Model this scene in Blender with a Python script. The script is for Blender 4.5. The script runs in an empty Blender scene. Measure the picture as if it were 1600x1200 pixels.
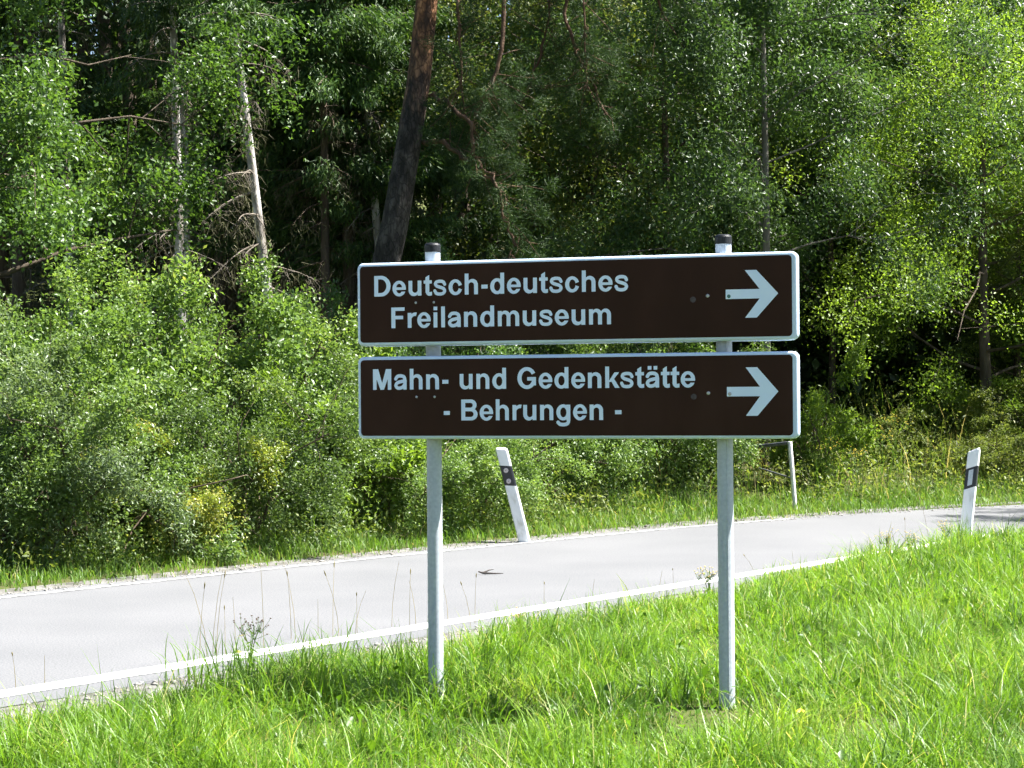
import bpy, math, random
import numpy as np
from mathutils import Vector, Matrix
from mathutils.geometry import tessellate_polygon

# ------------------------------------------------------------------ camera, sky, sun, exposure
sc = bpy.context.scene
FPX = 3000.0            # focal length in pixels of a 1600 px wide frame
EYE = 1.6
ROLL = 0.008
PITCH = math.atan(10 / FPX)
SUN_EL = math.radians(57)
SUN_AZ = math.radians(4)      # how far behind the +X axis the sun stands
EXPOSURE = 2.2

cF = np.array([0, math.cos(PITCH), math.sin(PITCH)])
cU0 = np.array([0, -math.sin(PITCH), math.cos(PITCH)])
cX = np.array([1.0, 0, 0])
cR = math.cos(ROLL) * cX - math.sin(ROLL) * cU0
cU = math.cos(ROLL) * cU0 + math.sin(ROLL) * cX
cC = np.array([0, 0, EYE])
cam_data = bpy.data.cameras.new('camera')
cam_data.sensor_width = 36.0
cam_data.lens = FPX * 36.0 / 1600.0
cam_data.clip_end = 2000
cam = bpy.data.objects.new('camera', cam_data)
sc.collection.objects.link(cam)
cam.matrix_world = Matrix(((cR[0], cU[0], -cF[0], 0), (cR[1], cU[1], -cF[1], 0), (cR[2], cU[2], -cF[2], EYE), (0, 0, 0, 1)))
sc.camera = cam

world = bpy.data.worlds.new('World')
sc.world = world
world.use_nodes = True
wn = world.node_tree
bg = wn.nodes['Background']
sky = wn.nodes.new('ShaderNodeTexSky')
sky.sky_type = 'NISHITA'
sky.sun_disc = False
sky.sun_elevation = SUN_EL
sky.sun_rotation = math.pi / 2 - SUN_AZ
wn.links.new(sky.outputs[0], bg.inputs[0])
bg.inputs[1].default_value = 0.05

SUN = Vector((math.cos(SUN_EL) * math.cos(SUN_AZ), math.cos(SUN_EL) * math.sin(SUN_AZ), math.sin(SUN_EL)))
sd = bpy.data.lights.new('sun', 'SUN')
sd.energy = 5.0
sd.angle = math.radians(0.5)
sd.color = (1.0, 0.97, 0.91)
so = bpy.data.objects.new('sun', sd)
so.rotation_euler = SUN.to_track_quat('Z', 'Y').to_euler()
sc.collection.objects.link(so)

sc.view_settings.view_transform = 'Standard'
sc.view_settings.look = 'None'
sc.view_settings.gamma = 1
sc.view_settings.use_curve_mapping = False
sc.view_settings.exposure = EXPOSURE
sc.render.engine = 'CYCLES'
sc.cycles.max_bounces = 4
sc.cycles.diffuse_bounces = 2
sc.cycles.glossy_bounces = 2
sc.cycles.transmission_bounces = 3
sc.cycles.transparent_max_bounces = 4
sc.cycles.use_light_tree = False
sc.cycles.use_adaptive_sampling = True
sc.cycles.adaptive_threshold = 0.03
sc.cycles.caustics_reflective = False
sc.cycles.caustics_refractive = False

# ------------------------------------------------------------------ helpers
COL = sc.collection
def ray(px, py):
    return cF + (px - 800) / FPX * cR + (600 - py) / FPX * cU
def at(px, py, Y):
    d = ray(px, py); return cC + d * (Y / d[1])
def on_ground(px, py, z=0.0):
    d = ray(px, py); return cC + d * ((z - EYE) / d[2])

def mesh_np(name, verts, faces, k, rnd=None, smooth=False):
    """verts (n,3) array, faces (m,k) array -> mesh; rnd: per-vertex float attribute 'rnd'."""
    me = bpy.data.meshes.new(name)
    verts = np.ascontiguousarray(verts, dtype=np.float32); faces = np.ascontiguousarray(faces, dtype=np.int32)
    me.vertices.add(len(verts)); me.vertices.foreach_set('co', verts.ravel())
    me.loops.add(faces.size); me.loops.foreach_set('vertex_index', faces.ravel())
    me.polygons.add(len(faces))
    me.polygons.foreach_set('loop_start', np.arange(0, faces.size, k, dtype=np.int32))
    me.polygons.foreach_set('loop_total', np.full(len(faces), k, dtype=np.int32))
    if smooth:
        me.polygons.foreach_set('use_smooth', np.ones(len(faces), dtype=bool))
    if rnd is not None:
        a = me.attributes.new('rnd', 'FLOAT', 'POINT'); a.data.foreach_set('value', np.ascontiguousarray(rnd, dtype=np.float32))
    me.update(calc_edges=True)
    return me

class MB:
    """collects polygons for one mesh"""
    def __init__(s): s.v = []; s.f = []; s.sm = []
    def add(s, vs, fs, smooth=False):
        o = len(s.v); s.v += [tuple(map(float, v)) for v in vs]
        for f in fs: s.f.append(tuple(i + o for i in f)); s.sm.append(smooth)
    def box(s, a, b):
        (x0, y0, z0), (x1, y1, z1) = a, b
        s.add([(x0,y0,z0),(x1,y0,z0),(x1,y1,z0),(x0,y1,z0),(x0,y0,z1),(x1,y0,z1),(x1,y1,z1),(x0,y1,z1)],
              [(3,2,1,0),(4,5,6,7),(0,1,5,4),(1,2,6,5),(2,3,7,6),(3,0,4,7)])
    def tube(s, pts, radii, n=8, cap=True):
        pts = [Vector(p) for p in pts]; rings = []; ref = None
        for i, p in enumerate(pts):
            d = (pts[min(i + 1, len(pts) - 1)] - pts[max(i - 1, 0)])
            d = d.normalized() if d.length > 1e-9 else Vector((0, 0, 1))
            if ref is None:
                ref = Vector((1, 0, 0)) if abs(d.x) < .8 else Vector((0, 1, 0))
            a = (ref - d * ref.dot(d)).normalized(); b = d.cross(a); ref = a
            rings.append([p + (a * math.cos(2 * math.pi * j / n) + b * math.sin(2 * math.pi * j / n)) * radii[i] for j in range(n)])
        vs = [v for r in rings for v in r]; fs = []
        for i in range(len(pts) - 1):
            for j in range(n):
                fs.append((i*n+j, i*n+(j+1)%n, (i+1)*n+(j+1)%n, (i+1)*n+j))
        s.add(vs, fs, True)
        if cap:
            s.add(rings[0], [tuple(range(n))[::-1]]); s.add(rings[-1], [tuple(range(n))])
    def loops(s, loops, close=True, caps=True, smooth=False):
        n = len(loops[0]); vs = [v for l in loops for v in l]; fs = []
        for i in range(len(loops) - 1):
            for j in range(n if close else n - 1):
                fs.append((i*n+j, i*n+(j+1)%n, (i+1)*n+(j+1)%n, (i+1)*n+j))
        s.add(vs, fs, smooth)
        if caps:
            s.add(loops[0], [tuple(range(n))[::-1]]); s.add(loops[-1], [tuple(range(n))])
    def mesh(s, name):
        me = bpy.data.meshes.new(name); me.from_pydata(s.v, [], s.f)
        me.polygons.foreach_set('use_smooth', s.sm); me.update()
        return me

def obj(name, me, mat=None, parent=None, label=None, cat=None, group=None, kind=None, loc=None, rotz=None, scale=None):
    o = bpy.data.objects.new(name, me); COL.objects.link(o)
    if mat is not None and me is not None:
        if len(me.materials) == 0: me.materials.append(mat)
    if parent is not None: o.parent = parent
    for k, v in (('label', label), ('category', cat), ('group', group), ('kind', kind)):
        if v: o[k] = v
    if loc is not None: o.location = loc
    if rotz is not None: o.rotation_euler = (0, 0, rotz)
    if scale is not None: o.scale = scale if hasattr(scale, '__len__') else (scale,) * 3
    return o

def thing(name, label, cat, loc=(0, 0, 0), rotz=0, scale=None, group=None):
    return obj(name, None, None, None, label, cat, group, None, loc, rotz, scale)

# ------------------------------------------------------------------ materials
def new_mat(name):
    m = bpy.data.materials.new(name); m.use_nodes = True
    nt = m.node_tree
    return m, nt, nt.nodes['Principled BSDF'], nt.nodes['Material Output']

def N(nt, typ, **kw):
    n = nt.nodes.new(typ)
    for k, v in kw.items(): setattr(n, k, v)
    return n

def ramp(nt, stops):
    r = N(nt, 'ShaderNodeValToRGB'); e = r.color_ramp.elements
    e[0].position, e[0].color = stops[0][0], (*stops[0][1], 1)
    e[1].position, e[1].color = stops[-1][0], (*stops[-1][1], 1)
    for p, c in stops[1:-1]:
        x = e.new(p); x.color = (*c, 1)
    return r

def surf_mat(name, stops, scale=8.0, rough=0.6, metal=0.0, detail=6.0, bump=0.0, bscale=None, spec=0.5, stretch=None):
    """noise-coloured solid surface"""
    m, nt, p, out = new_mat(name)
    tc = N(nt, 'ShaderNodeTexCoord'); src = tc.outputs['Object']
    if stretch:
        mp = N(nt, 'ShaderNodeMapping'); mp.inputs['Scale'].default_value = stretch
        nt.links.new(src, mp.inputs[0]); src = mp.outputs[0]
    no = N(nt, 'ShaderNodeTexNoise'); no.inputs['Scale'].default_value = scale; no.inputs['Detail'].default_value = detail
    nt.links.new(src, no.inputs['Vector'])
    r = ramp(nt, stops); nt.links.new(no.outputs['Fac'], r.inputs[0]); nt.links.new(r.outputs[0], p.inputs['Base Color'])
    p.inputs['Roughness'].default_value = rough; p.inputs['Metallic'].default_value = metal
    p.inputs['Specular IOR Level'].default_value = spec
    if bump:
        n2 = N(nt, 'ShaderNodeTexNoise'); n2.inputs['Scale'].default_value = bscale or scale * 4; n2.inputs['Detail'].default_value = 8
        nt.links.new(src, n2.inputs['Vector'])
        b = N(nt, 'ShaderNodeBump'); b.inputs['Strength'].default_value = bump; b.inputs['Distance'].default_value = 0.02
        nt.links.new(n2.outputs['Fac'], b.inputs['Height']); nt.links.new(b.outputs[0], p.inputs['Normal'])
    return m

def leaf_mat(name, stops, trans=(0.25, 0.38, 0.04), tfac=0.4, rough=0.42, spec=0.5, vary=0.25):
    """leaf: glossy diffuse front with light shining through; colour varies per leaf and per plant"""
    m, nt, p, out = new_mat(name)
    a = N(nt, 'ShaderNodeAttribute', attribute_name='rnd')
    oi = N(nt, 'ShaderNodeObjectInfo')
    r = ramp(nt, stops); nt.links.new(a.outputs['Fac'], r.inputs[0])
    hsv = N(nt, 'ShaderNodeHueSaturation')
    mr = N(nt, 'ShaderNodeMapRange'); mr.inputs['To Min'].default_value = 1 - vary; mr.inputs['To Max'].default_value = 1 + vary
    nt.links.new(oi.outputs['Random'], mr.inputs['Value']); nt.links.new(mr.outputs[0], hsv.inputs['Value'])
    nt.links.new(r.outputs[0], hsv.inputs['Color'])
    nt.links.new(hsv.outputs[0], p.inputs['Base Color'])
    p.inputs['Roughness'].default_value = rough; p.inputs['Specular IOR Level'].default_value = spec
    t = N(nt, 'ShaderNodeBsdfTranslucent')
    mx = N(nt, 'ShaderNodeMix', data_type='RGBA', blend_type='MULTIPLY'); mx.inputs[0].default_value = 1.0
    mx.inputs[7].default_value = (*[min(1, c / max(stops[len(stops)//2][1][i], 1e-3)) if False else c for i, c in enumerate(trans)], 1)
    # translucent colour = leaf colour tinted and brightened
    br = N(nt, 'ShaderNodeVectorMath', operation='MULTIPLY')
    br.inputs[1].default_value = trans
    nt.links.new(hsv.outputs[0], br.inputs[0]); nt.links.new(br.outputs[0], t.inputs['Color'])
    nt.nodes.remove(mx)
    ms = N(nt, 'ShaderNodeMixShader'); ms.inputs[0].default_value = tfac
    nt.links.new(p.outputs[0], ms.inputs[1]); nt.links.new(t.outputs[0], ms.inputs[2]); nt.links.new(ms.outputs[0], out.inputs['Surface'])
    return m

TR = (2.1, 2.1, 1.05)     # how much brighter and yellower light is that comes through a leaf
M = {}
m, nt, p, out = new_mat('asphalt'); M['asphalt'] = m
tc = N(nt, 'ShaderNodeTexCoord')
n1 = N(nt, 'ShaderNodeTexNoise'); n1.inputs['Scale'].default_value = 0.7; n1.inputs['Detail'].default_value = 5
n2 = N(nt, 'ShaderNodeTexNoise'); n2.inputs['Scale'].default_value = 75; n2.inputs['Detail'].default_value = 3
for q in (n1, n2): nt.links.new(tc.outputs['Object'], q.inputs['Vector'])
ra = ramp(nt, [(0.3, (0.112, 0.114, 0.119)), (0.7, (0.134, 0.135, 0.140))]); rb = ramp(nt, [(0.3, (0.72, 0.72, 0.73)), (0.5, (1.0, 1.0, 1.0)), (0.72, (1.25, 1.25, 1.24))])
nt.links.new(n1.outputs['Fac'], ra.inputs[0]); nt.links.new(n2.outputs['Fac'], rb.inputs[0])
mm = N(nt, 'ShaderNodeVectorMath', operation='MULTIPLY'); nt.links.new(ra.outputs[0], mm.inputs[0]); nt.links.new(rb.outputs[0], mm.inputs[1])
nt.links.new(mm.outputs[0], p.inputs['Base Color']); p.inputs['Roughness'].default_value = 0.9; p.inputs['Specular IOR Level'].default_value = 0.25
bp = N(nt, 'ShaderNodeBump'); bp.inputs['Strength'].default_value = 0.3; bp.inputs['Distance'].default_value = 0.01; nt.links.new(n2.outputs['Fac'], bp.inputs['Height']); nt.links.new(bp.outputs[0], p.inputs['Normal'])
M['line_paint'] = surf_mat('line_paint', [(0.30, (0.16, 0.16, 0.16)), (0.40, (0.55, 0.55, 0.54)), (0.50, (0.72, 0.72, 0.71)), (0.8, (0.8, 0.8, 0.79))], 22, 0.7, detail=10, bump=0.1, bscale=200, spec=0.3)
M['line_worn'] = surf_mat('line_worn', [(0.38, (0.13, 0.13, 0.132)), (0.52, (0.30, 0.30, 0.30)), (0.7, (0.52, 0.52, 0.51))], 17, 0.8, detail=10, spec=0.3)
M['gravel'] = surf_mat('gravel', [(0.3, (0.16, 0.15, 0.135)), (0.6, (0.30, 0.285, 0.26)), (0.8, (0.42, 0.40, 0.37))], 9, 0.9, bump=0.3, spec=0.2)
M['soil'] = surf_mat('soil', [(0.3, (0.035, 0.032, 0.014)), (0.5, (0.06, 0.075, 0.02)), (0.7, (0.085, 0.07, 0.04))], 1.3, 0.95, detail=8, bump=0.5, bscale=30, spec=0.1)
M['galv'] = surf_mat('galvanised_steel', [(0.34, (0.36, 0.39, 0.435)), (0.5, (0.40, 0.43, 0.475)), (0.66, (0.44, 0.47, 0.51))], 60, 0.5, metal=0.0)
M['cap'] = surf_mat('black_plastic', [(0.3, (0.006, 0.0065, 0.008)), (0.7, (0.014, 0.015, 0.018))], 20, 0.5, spec=0.3)
M['sign_white'] = surf_mat('sign_white', [(0.3, (0.50, 0.62, 0.77)), (0.7, (0.56, 0.67, 0.80))], 5, 0.4, spec=0.35)
M['sign_brown'] = surf_mat('sign_brown', [(0.3, (0.025, 0.0105, 0.0062)), (0.55, (0.032, 0.0135, 0.0080)), (0.75, (0.041, 0.019, 0.0125))], 3.5, 0.55, detail=8, spec=0.10, stretch=(1, 1, 0.5))
M['letter'] = surf_mat('letter_white', [(0.3, (0.62, 0.73, 0.90)), (0.7, (0.69, 0.79, 0.93))], 6, 0.5, spec=0.2)
M['smudge'] = surf_mat('smudge', [(0.3, (0.030, 0.018, 0.016)), (0.7, (0.065, 0.050, 0.052))], 90, 0.6)
M['bolt'] = surf_mat('bolt_steel', [(0.3, (0.30, 0.31, 0.33)), (0.7, (0.5, 0.5, 0.5))], 60, 0.4, metal=0.5)
M['bolt_green'] = surf_mat('bolt_green', [(0.3, (0.02, 0.10, 0.09)), (0.7, (0.05, 0.16, 0.14))], 60, 0.5)
M['post_white'] = surf_mat('delineator_white', [(0.30, (0.50, 0.50, 0.46)), (0.44, (0.74, 0.75, 0.75)), (0.8, (0.82, 0.83, 0.84))], 11, 0.45, detail=8, stretch=(1, 1, 0.5))
M['band_black'] = surf_mat('band_black', [(0.3, (0.012, 0.013, 0.018)), (0.7, (0.025, 0.026, 0.032))], 9, 0.45)
M['reflector'] = surf_mat('reflector', [(0.3, (0.42, 0.36, 0.36)), (0.7, (0.62, 0.56, 0.55))], 90, 0.25)
M['reflector_grey'] = surf_mat('reflector_grey', [(0.3, (0.38, 0.42, 0.46)), (0.7, (0.52, 0.56, 0.60))], 60, 0.3)
M['frame_white'] = surf_mat('weathered_white', [(0.3, (0.5, 0.5, 0.47)), (0.6, (0.72, 0.72, 0.70)), (0.8, (0.78, 0.78, 0.76))], 9, 0.6)
M['frame_dark'] = surf_mat('dark_steel', [(0.3, (0.05, 0.055, 0.065)), (0.7, (0.12, 0.125, 0.135))], 9, 0.5, metal=0.3)
M['bark_grey'] = surf_mat('bark_grey', [(0.3, (0.10, 0.085, 0.068)), (0.46, (0.24, 0.22, 0.20)), (0.56, (0.46, 0.44, 0.42)), (0.8, (0.56, 0.54, 0.51))], 7, 0.9, bump=0.7, bscale=26, stretch=(1, 1, 0.35), spec=0.2)
M['bark_ash'] = surf_mat('bark_ash', [(0.3, (0.07, 0.062, 0.05)), (0.5, (0.14, 0.128, 0.11)), (0.8, (0.27, 0.25, 0.22))], 7, 0.9, bump=0.7, bscale=26, stretch=(1, 1, 0.35), spec=0.2)
M['bark_brown'] = surf_mat('bark_brown', [(0.3, (0.035, 0.026, 0.018)), (0.6, (0.085, 0.066, 0.048)), (0.8, (0.14, 0.115, 0.09))], 8, 0.9, bump=0.8, bscale=24, stretch=(1, 1, 0.3), spec=0.2)
M['twig_pale'] = surf_mat('twig_pale', [(0.3, (0.07, 0.058, 0.045)), (0.7, (0.20, 0.175, 0.145))], 5, 0.85, spec=0.1)
M['twig_brown'] = surf_mat('twig_brown', [(0.3, (0.05, 0.036, 0.024)), (0.7, (0.12, 0.09, 0.062))], 5, 0.85, spec=0.2)
M['stick'] = surf_mat('stick', [(0.3, (0.03, 0.024, 0.02)), (0.7, (0.07, 0.055, 0.045))], 30, 0.85)

# pine bark: grey-brown plates low down, orange flaking bark higher up
m, nt, p, out = new_mat('pine_bark'); M['bark_pine'] = m
tc = N(nt, 'ShaderNodeTexCoord'); mp = N(nt, 'ShaderNodeMapping'); mp.inputs['Scale'].default_value = (1, 1, 0.4)
nt.links.new(tc.outputs['Object'], mp.inputs[0])
vo = N(nt, 'ShaderNodeTexNoise'); vo.inputs['Scale'].default_value = 9; vo.inputs['Detail'].default_value = 9; nt.links.new(mp.outputs[0], vo.inputs['Vector'])
r1 = ramp(nt, [(0.35, (0.014, 0.012, 0.011)), (0.52, (0.036, 0.031, 0.028)), (0.7, (0.085, 0.075, 0.068))])
r2 = ramp(nt, [(0.35, (0.045, 0.022, 0.012)), (0.52, (0.13, 0.058, 0.026)), (0.7, (0.34, 0.17, 0.085))])
pv = N(nt, 'ShaderNodeTexVoronoi', feature='DISTANCE_TO_EDGE'); pv.inputs['Scale'].default_value = 21
pd = N(nt, 'ShaderNodeVectorMath', operation='MULTIPLY_ADD'); pd.inputs[1].default_value = (.12, .12, .12); nt.links.new(vo.outputs['Color'], pd.inputs[0]); nt.links.new(mp.outputs[0], pd.inputs[2])
nt.links.new(pd.outputs[0], pv.inputs['Vector'])
pm = N(nt, 'ShaderNodeMapRange'); pm.inputs['From Max'].default_value = 0.16; pm.inputs['To Min'].default_value = -0.10; pm.inputs['To Max'].default_value = 0.06; nt.links.new(pv.outputs['Distance'], pm.inputs['Value'])
ps = N(nt, 'ShaderNodeMath', operation='ADD'); nt.links.new(vo.outputs['Fac'], ps.inputs[0]); nt.links.new(pm.outputs[0], ps.inputs[1])
nt.links.new(ps.outputs[0], r1.inputs[0]); nt.links.new(ps.outputs[0], r2.inputs[0])
sx = N(nt, 'ShaderNodeSeparateXYZ'); nt.links.new(tc.outputs['Object'], sx.inputs[0])
ad = N(nt, 'ShaderNodeMath', operation='MULTIPLY_ADD'); ad.inputs[1].default_value = 2.5; nt.links.new(vo.outputs['Fac'], ad.inputs[0]); nt.links.new(sx.outputs['Z'], ad.inputs[2])
mr = N(nt, 'ShaderNodeMapRange'); mr.inputs['From Min'].default_value = 5.9; mr.inputs['From Max'].default_value = 7.6; nt.links.new(ad.outputs[0], mr.inputs['Value'])
mx = N(nt, 'ShaderNodeMix', data_type='RGBA'); nt.links.new(mr.outputs[0], mx.inputs[0]); nt.links.new(r1.outputs[0], mx.inputs[6]); nt.links.new(r2.outputs[0], mx.inputs[7])
nt.links.new(mx.outputs[2], p.inputs['Base Color']); p.inputs['Roughness'].default_value = 0.8; p.inputs['Specular IOR Level'].default_value = 0.25
bp = N(nt, 'ShaderNodeBump'); bp.inputs['Strength'].default_value = 1.0; bp.inputs['Distance'].default_value = 0.04; nt.links.new(ps.outputs[0], bp.inputs['Height']); nt.links.new(bp.outputs[0], p.inputs['Normal'])
M['bark_orange'] = surf_mat('bark_orange', [(0.3, (0.035, 0.021, 0.014)), (0.55, (0.085, 0.048, 0.028)), (0.8, (0.20, 0.125, 0.08))], 9, 0.8, bump=0.6, bscale=30, spec=0.2)

M['lawn'] = leaf_mat('lawn_blade', [(0.0, (0.036, 0.088, 0.009)), (0.45, (0.100, 0.196, 0.016)), (0.8, (0.156, 0.262, 0.026)), (0.9, (0.22, 0.27, 0.06)), (1.0, (0.33, 0.30, 0.14))], (1.95, 1.9, 0.9), 0.42, 0.42, 0.35, 0.0)
M['verge'] = leaf_mat('verge_blade', [(0.0, (0.05, 0.11, 0.014)), (0.5, (0.09, 0.165, 0.024)), (0.8, (0.15, 0.20, 0.045)), (0.9, (0.24, 0.22, 0.09)), (1.0, (0.36, 0.29, 0.16))], TR, 0.38, 0.5, 0.35, 0.0)
M['dry'] = leaf_mat('dry_stalk', [(0.0, (0.09, 0.085, 0.03)), (0.5, (0.22, 0.18, 0.08)), (1.0, (0.34, 0.27, 0.15))], (1.2, 1.2, 1), 0.3, 0.6, 0.2, 0.0)
M['leaf_shrub'] = leaf_mat('leaf_shrub', [(0.0, (0.042, 0.078, 0.017)), (0.5, (0.088, 0.146, 0.033)), (0.9, (0.136, 0.200, 0.052)), (1.0, (0.21, 0.21, 0.065))], TR, 0.36, 0.42, 0.42)
M['leaf_grey'] = leaf_mat('leaf_grey', [(0.0, (0.065, 0.105, 0.044)), (0.5, (0.115, 0.170, 0.072)), (1.0, (0.17, 0.23, 0.11))], TR, 0.36, 0.45, 0.42)
M['leaf_yellow'] = leaf_mat('leaf_yellow', [(0.0, (0.10, 0.14, 0.02)), (0.5, (0.18, 0.22, 0.035)), (1.0, (0.34, 0.31, 0.08))], TR, 0.35, 0.38, 0.5, 0.1)
M['leaf_oak'] = leaf_mat('leaf_oak', [(0.0, (0.022, 0.048, 0.010)), (0.6, (0.048, 0.094, 0.017)), (0.92, (0.080, 0.136, 0.026)), (1.0, (0.20, 0.22, 0.05))], TR, 0.38, 0.42, 0.4)
M['leaf_ash'] = leaf_mat('leaf_ash', [(0.0, (0.024, 0.054, 0.016)), (0.5, (0.048, 0.094, 0.027)), (1.0, (0.084, 0.140, 0.044))], TR, 0.38, 0.42, 0.42)
M['leaf_bright'] = leaf_mat('leaf_bright', [(0.0, (0.075, 0.128, 0.015)), (0.5, (0.120, 0.190, 0.024)), (1.0, (0.170, 0.24, 0.038))], TR, 0.44, 0.45, 0.35, 0.12)
M['leaf_olive'] = leaf_mat('leaf_olive', [(0.0, (0.055, 0.080, 0.016)), (0.5, (0.100, 0.135, 0.028)), (1.0, (0.17, 0.19, 0.055))], TR, 0.38, 0.48, 0.3)
M['needle_spruce'] = leaf_mat('needle_spruce', [(0.0, (0.018, 0.045, 0.012)), (0.6, (0.040, 0.082, 0.018)), (1.0, (0.075, 0.125, 0.026))], TR, 0.25, 0.5, 0.3)
M['needle_pine'] = leaf_mat('needle_pine', [(0.0, (0.012, 0.028, 0.009)), (0.6, (0.026, 0.052, 0.015)), (1.0, (0.045, 0.076, 0.022))], TR, 0.2, 0.6, 0.15)
M['lichen'] = leaf_mat('dead_spray', [(0.0, (0.05, 0.045, 0.03)), (0.5, (0.09, 0.085, 0.05)), (1.0, (0.14, 0.14, 0.08))], (1.2, 1.3, 1), 0.25, 0.7, 0.1)
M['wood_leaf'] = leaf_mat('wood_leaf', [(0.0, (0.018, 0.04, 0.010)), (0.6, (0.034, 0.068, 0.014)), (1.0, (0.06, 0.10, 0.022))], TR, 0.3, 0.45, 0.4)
M['petal_yellow'] = surf_mat('petal_yellow', [(0.3, (0.62, 0.44, 0.02)), (0.7, (0.75, 0.58, 0.04))], 30, 0.6)
M['umbel'] = surf_mat('umbel_dry', [(0.3, (0.34, 0.26, 0.09)), (0.7, (0.52, 0.38, 0.13))], 30, 0.7)

# ------------------------------------------------------------------ road edges (plan view, metres)
nl0 = on_ground(0, 1085)[:2]; nl1 = on_ground(1508, 843)[:2]
du = (nl1 - nl0) / np.linalg.norm(nl1 - nl0)            # direction of the road
pn = np.array([-du[1], du[0]])                           # points across the road, away from the camera
NEAR = np.array([nl0 - du * 60, nl0, nl1, nl1 + du * 1.6, nl1 + du * 3 + np.array([.5, 0]), nl1 + du * 4 + np.array([1.6, 0.]), nl1 + du * 4.6 + np.array([4.5, .4]), nl1 + np.array([40, 12.0])])
fp = [on_ground(x, y)[:2] for x, y in ((0, 930), (400, 888), (700, 857), (950, 833), (1120, 816), (1250, 808), (1400, 798), (1500, 791), (1600, 787))]
FAR = np.array([fp[0] - du * 60] + fp + [fp[-1] + np.array([4, 1.3]), fp[-1] + np.array([36, 9.0])])

def resample(poly, step=0.5):
    seg = np.linalg.norm(np.diff(poly, axis=0), axis=1); s = np.concatenate([[0], np.cumsum(seg)])
    n = int(s[-1] / step) + 1; t = np.linspace(0, s[-1], n)
    q = np.stack([np.interp(t, s, poly[:, 0]), np.interp(t, s, poly[:, 1])], 1)
    for _ in range(6):
        q[1:-1] = (q[:-2] + 2 * q[1:-1] + q[2:]) / 4
    return q
NEARC = resample(NEAR); FARC = resample(FAR)

def side_dist(P, poly):
    """signed distance of points P (n,2) to a polyline, positive on its left-hand side (away from the camera for both edges)"""
    best = np.full(len(P), 1e9); sgn = np.ones(len(P))
    for a, b in zip(poly[:-1], poly[1:]):
        ab = b - a; L2 = ab @ ab
        t = np.clip(((P - a) @ ab) / L2, 0, 1); q = a + t[:, None] * ab
        d = np.hypot(*(P - q).T); m_ = d < best
        cr = ab[0] * (P[:, 1] - a[1]) - ab[1] * (P[:, 0] - a[0])
        best = np.where(m_, d, best); sgn = np.where(m_, np.sign(cr), sgn)
    return best * sgn
NEAR_S = resample(NEAR, 2.0); FAR_S = resample(FAR, 2.0)

_rng = np.random.default_rng(5)
_ph = _rng.uniform(0, 6.28, (8, 2)); _fr = _rng.uniform(0.4, 2.6, (8, 2))
def wob(x, y):
    z = 0
    for (a, b), (p_, q_) in zip(_fr, _ph): z = z + np.sin(a * x + p_) * np.sin(b * y + q_)
    return z / 8
def sstep(t): t = np.clip(t, 0, 1); return t * t * (3 - 2 * t)
def terrain(x, y):
    x = np.atleast_1d(np.asarray(x, float)); y = np.atleast_1d(np.asarray(y, float))
    P = np.stack([x, y], 1)
    dn = -side_dist(P, NEAR_S)       # > 0 on the camera's side
    df = side_dist(P, FAR_S)         # > 0 beyond the road
    z = np.full(len(x), -0.008)
    zn = -0.008 + 0.10 * sstep((dn - 0.4) / 1.6) + 0.05 * wob(x, y) * sstep(dn / 1.2)
    zn = zn + 0.10 * sstep(((P - nl0) @ du - 7) / 3.0) * sstep((dn - .2) / 1.2)
    zf = -0.008 + 0.02 * sstep((df - .1) / .4) + 0.14 * np.clip(df - 1.2, 0, 8) + 0.24 * np.clip(df - 9.2, 0, 90) + 0.12 * wob(x, y) * sstep(df / 2)
    z = np.where(dn > 0, zn, z); z = np.where(df > 0, zf, z)
    return z
def gz(x, y): return float(terrain(x, y)[0])

def axis(lo, hi, step, far):
    a = np.arange(lo, hi + 1e-6, step); g = []; v = step
    p_ = hi
    while p_ < far: v *= 1.5; p_ += v; g.append(p_)
    h = []; v = step; p_ = lo
    while p_ > -far: v *= 1.5; p_ -= v; h.append(p_)
    return np.concatenate([np.array(h[::-1]), a, np.array(g)])
gx = axis(-14, 18, 0.2, 600); gy = axis(4, 44, 0.2, 600)
XX, YY = np.meshgrid(gx, gy); ZZ = terrain(XX.ravel(), YY.ravel())
nx, ny = len(gx), len(gy)
ii = np.arange(nx * ny).reshape(ny, nx)
fc = np.stack([ii[:-1, :-1].ravel(), ii[:-1, 1:].ravel(), ii[1:, 1:].ravel(), ii[1:, :-1].ravel()], 1)
obj('ground', mesh_np('ground', np.stack([XX.ravel(), YY.ravel(), ZZ], 1), fc, 4, smooth=True), M['soil'], kind='structure',
    label='earth and hillside under the grass and trees', cat='ground')

# the road sheet
rng = np.random.default_rng(11)
def strip(name, A, B, z, mat, parent=None, wobble=0.0, **kw):
    n = min(len(A), len(B)); ia = np.linspace(0, 1, len(A)); ib = np.linspace(0, 1, len(B)); t = np.linspace(0, 1, 400)
    a = np.stack([np.interp(t, ia, A[:, k]) for k in (0, 1)], 1); b = np.stack([np.interp(t, ib, B[:, k]) for k in (0, 1)], 1)
    if wobble:
        a = a + rng.normal(0, wobble, (400, 2)); b = b + rng.normal(0, wobble, (400, 2))
    v = np.concatenate([np.c_[a, np.full(400, z)], np.c_[b, np.full(400, z)]])
    i = np.arange(399); f = np.stack([i, i + 1, i + 401, i + 400], 1)
    return obj(name, mesh_np(name, v, f, 4), mat, parent, **kw)
def offset(poly, d):
    t = np.gradient(poly, axis=0); t /= np.linalg.norm(t, axis=1)[:, None]
    return poly + np.stack([-t[:, 1], t[:, 0]], 1) * d
road = strip('road', offset(NEARC, -0.36), offset(FARC, 0.04), 0.0, M['asphalt'], kind='structure', label='pale sunlit asphalt country road running behind the sign', cat='road', wobble=0.012)
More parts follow.
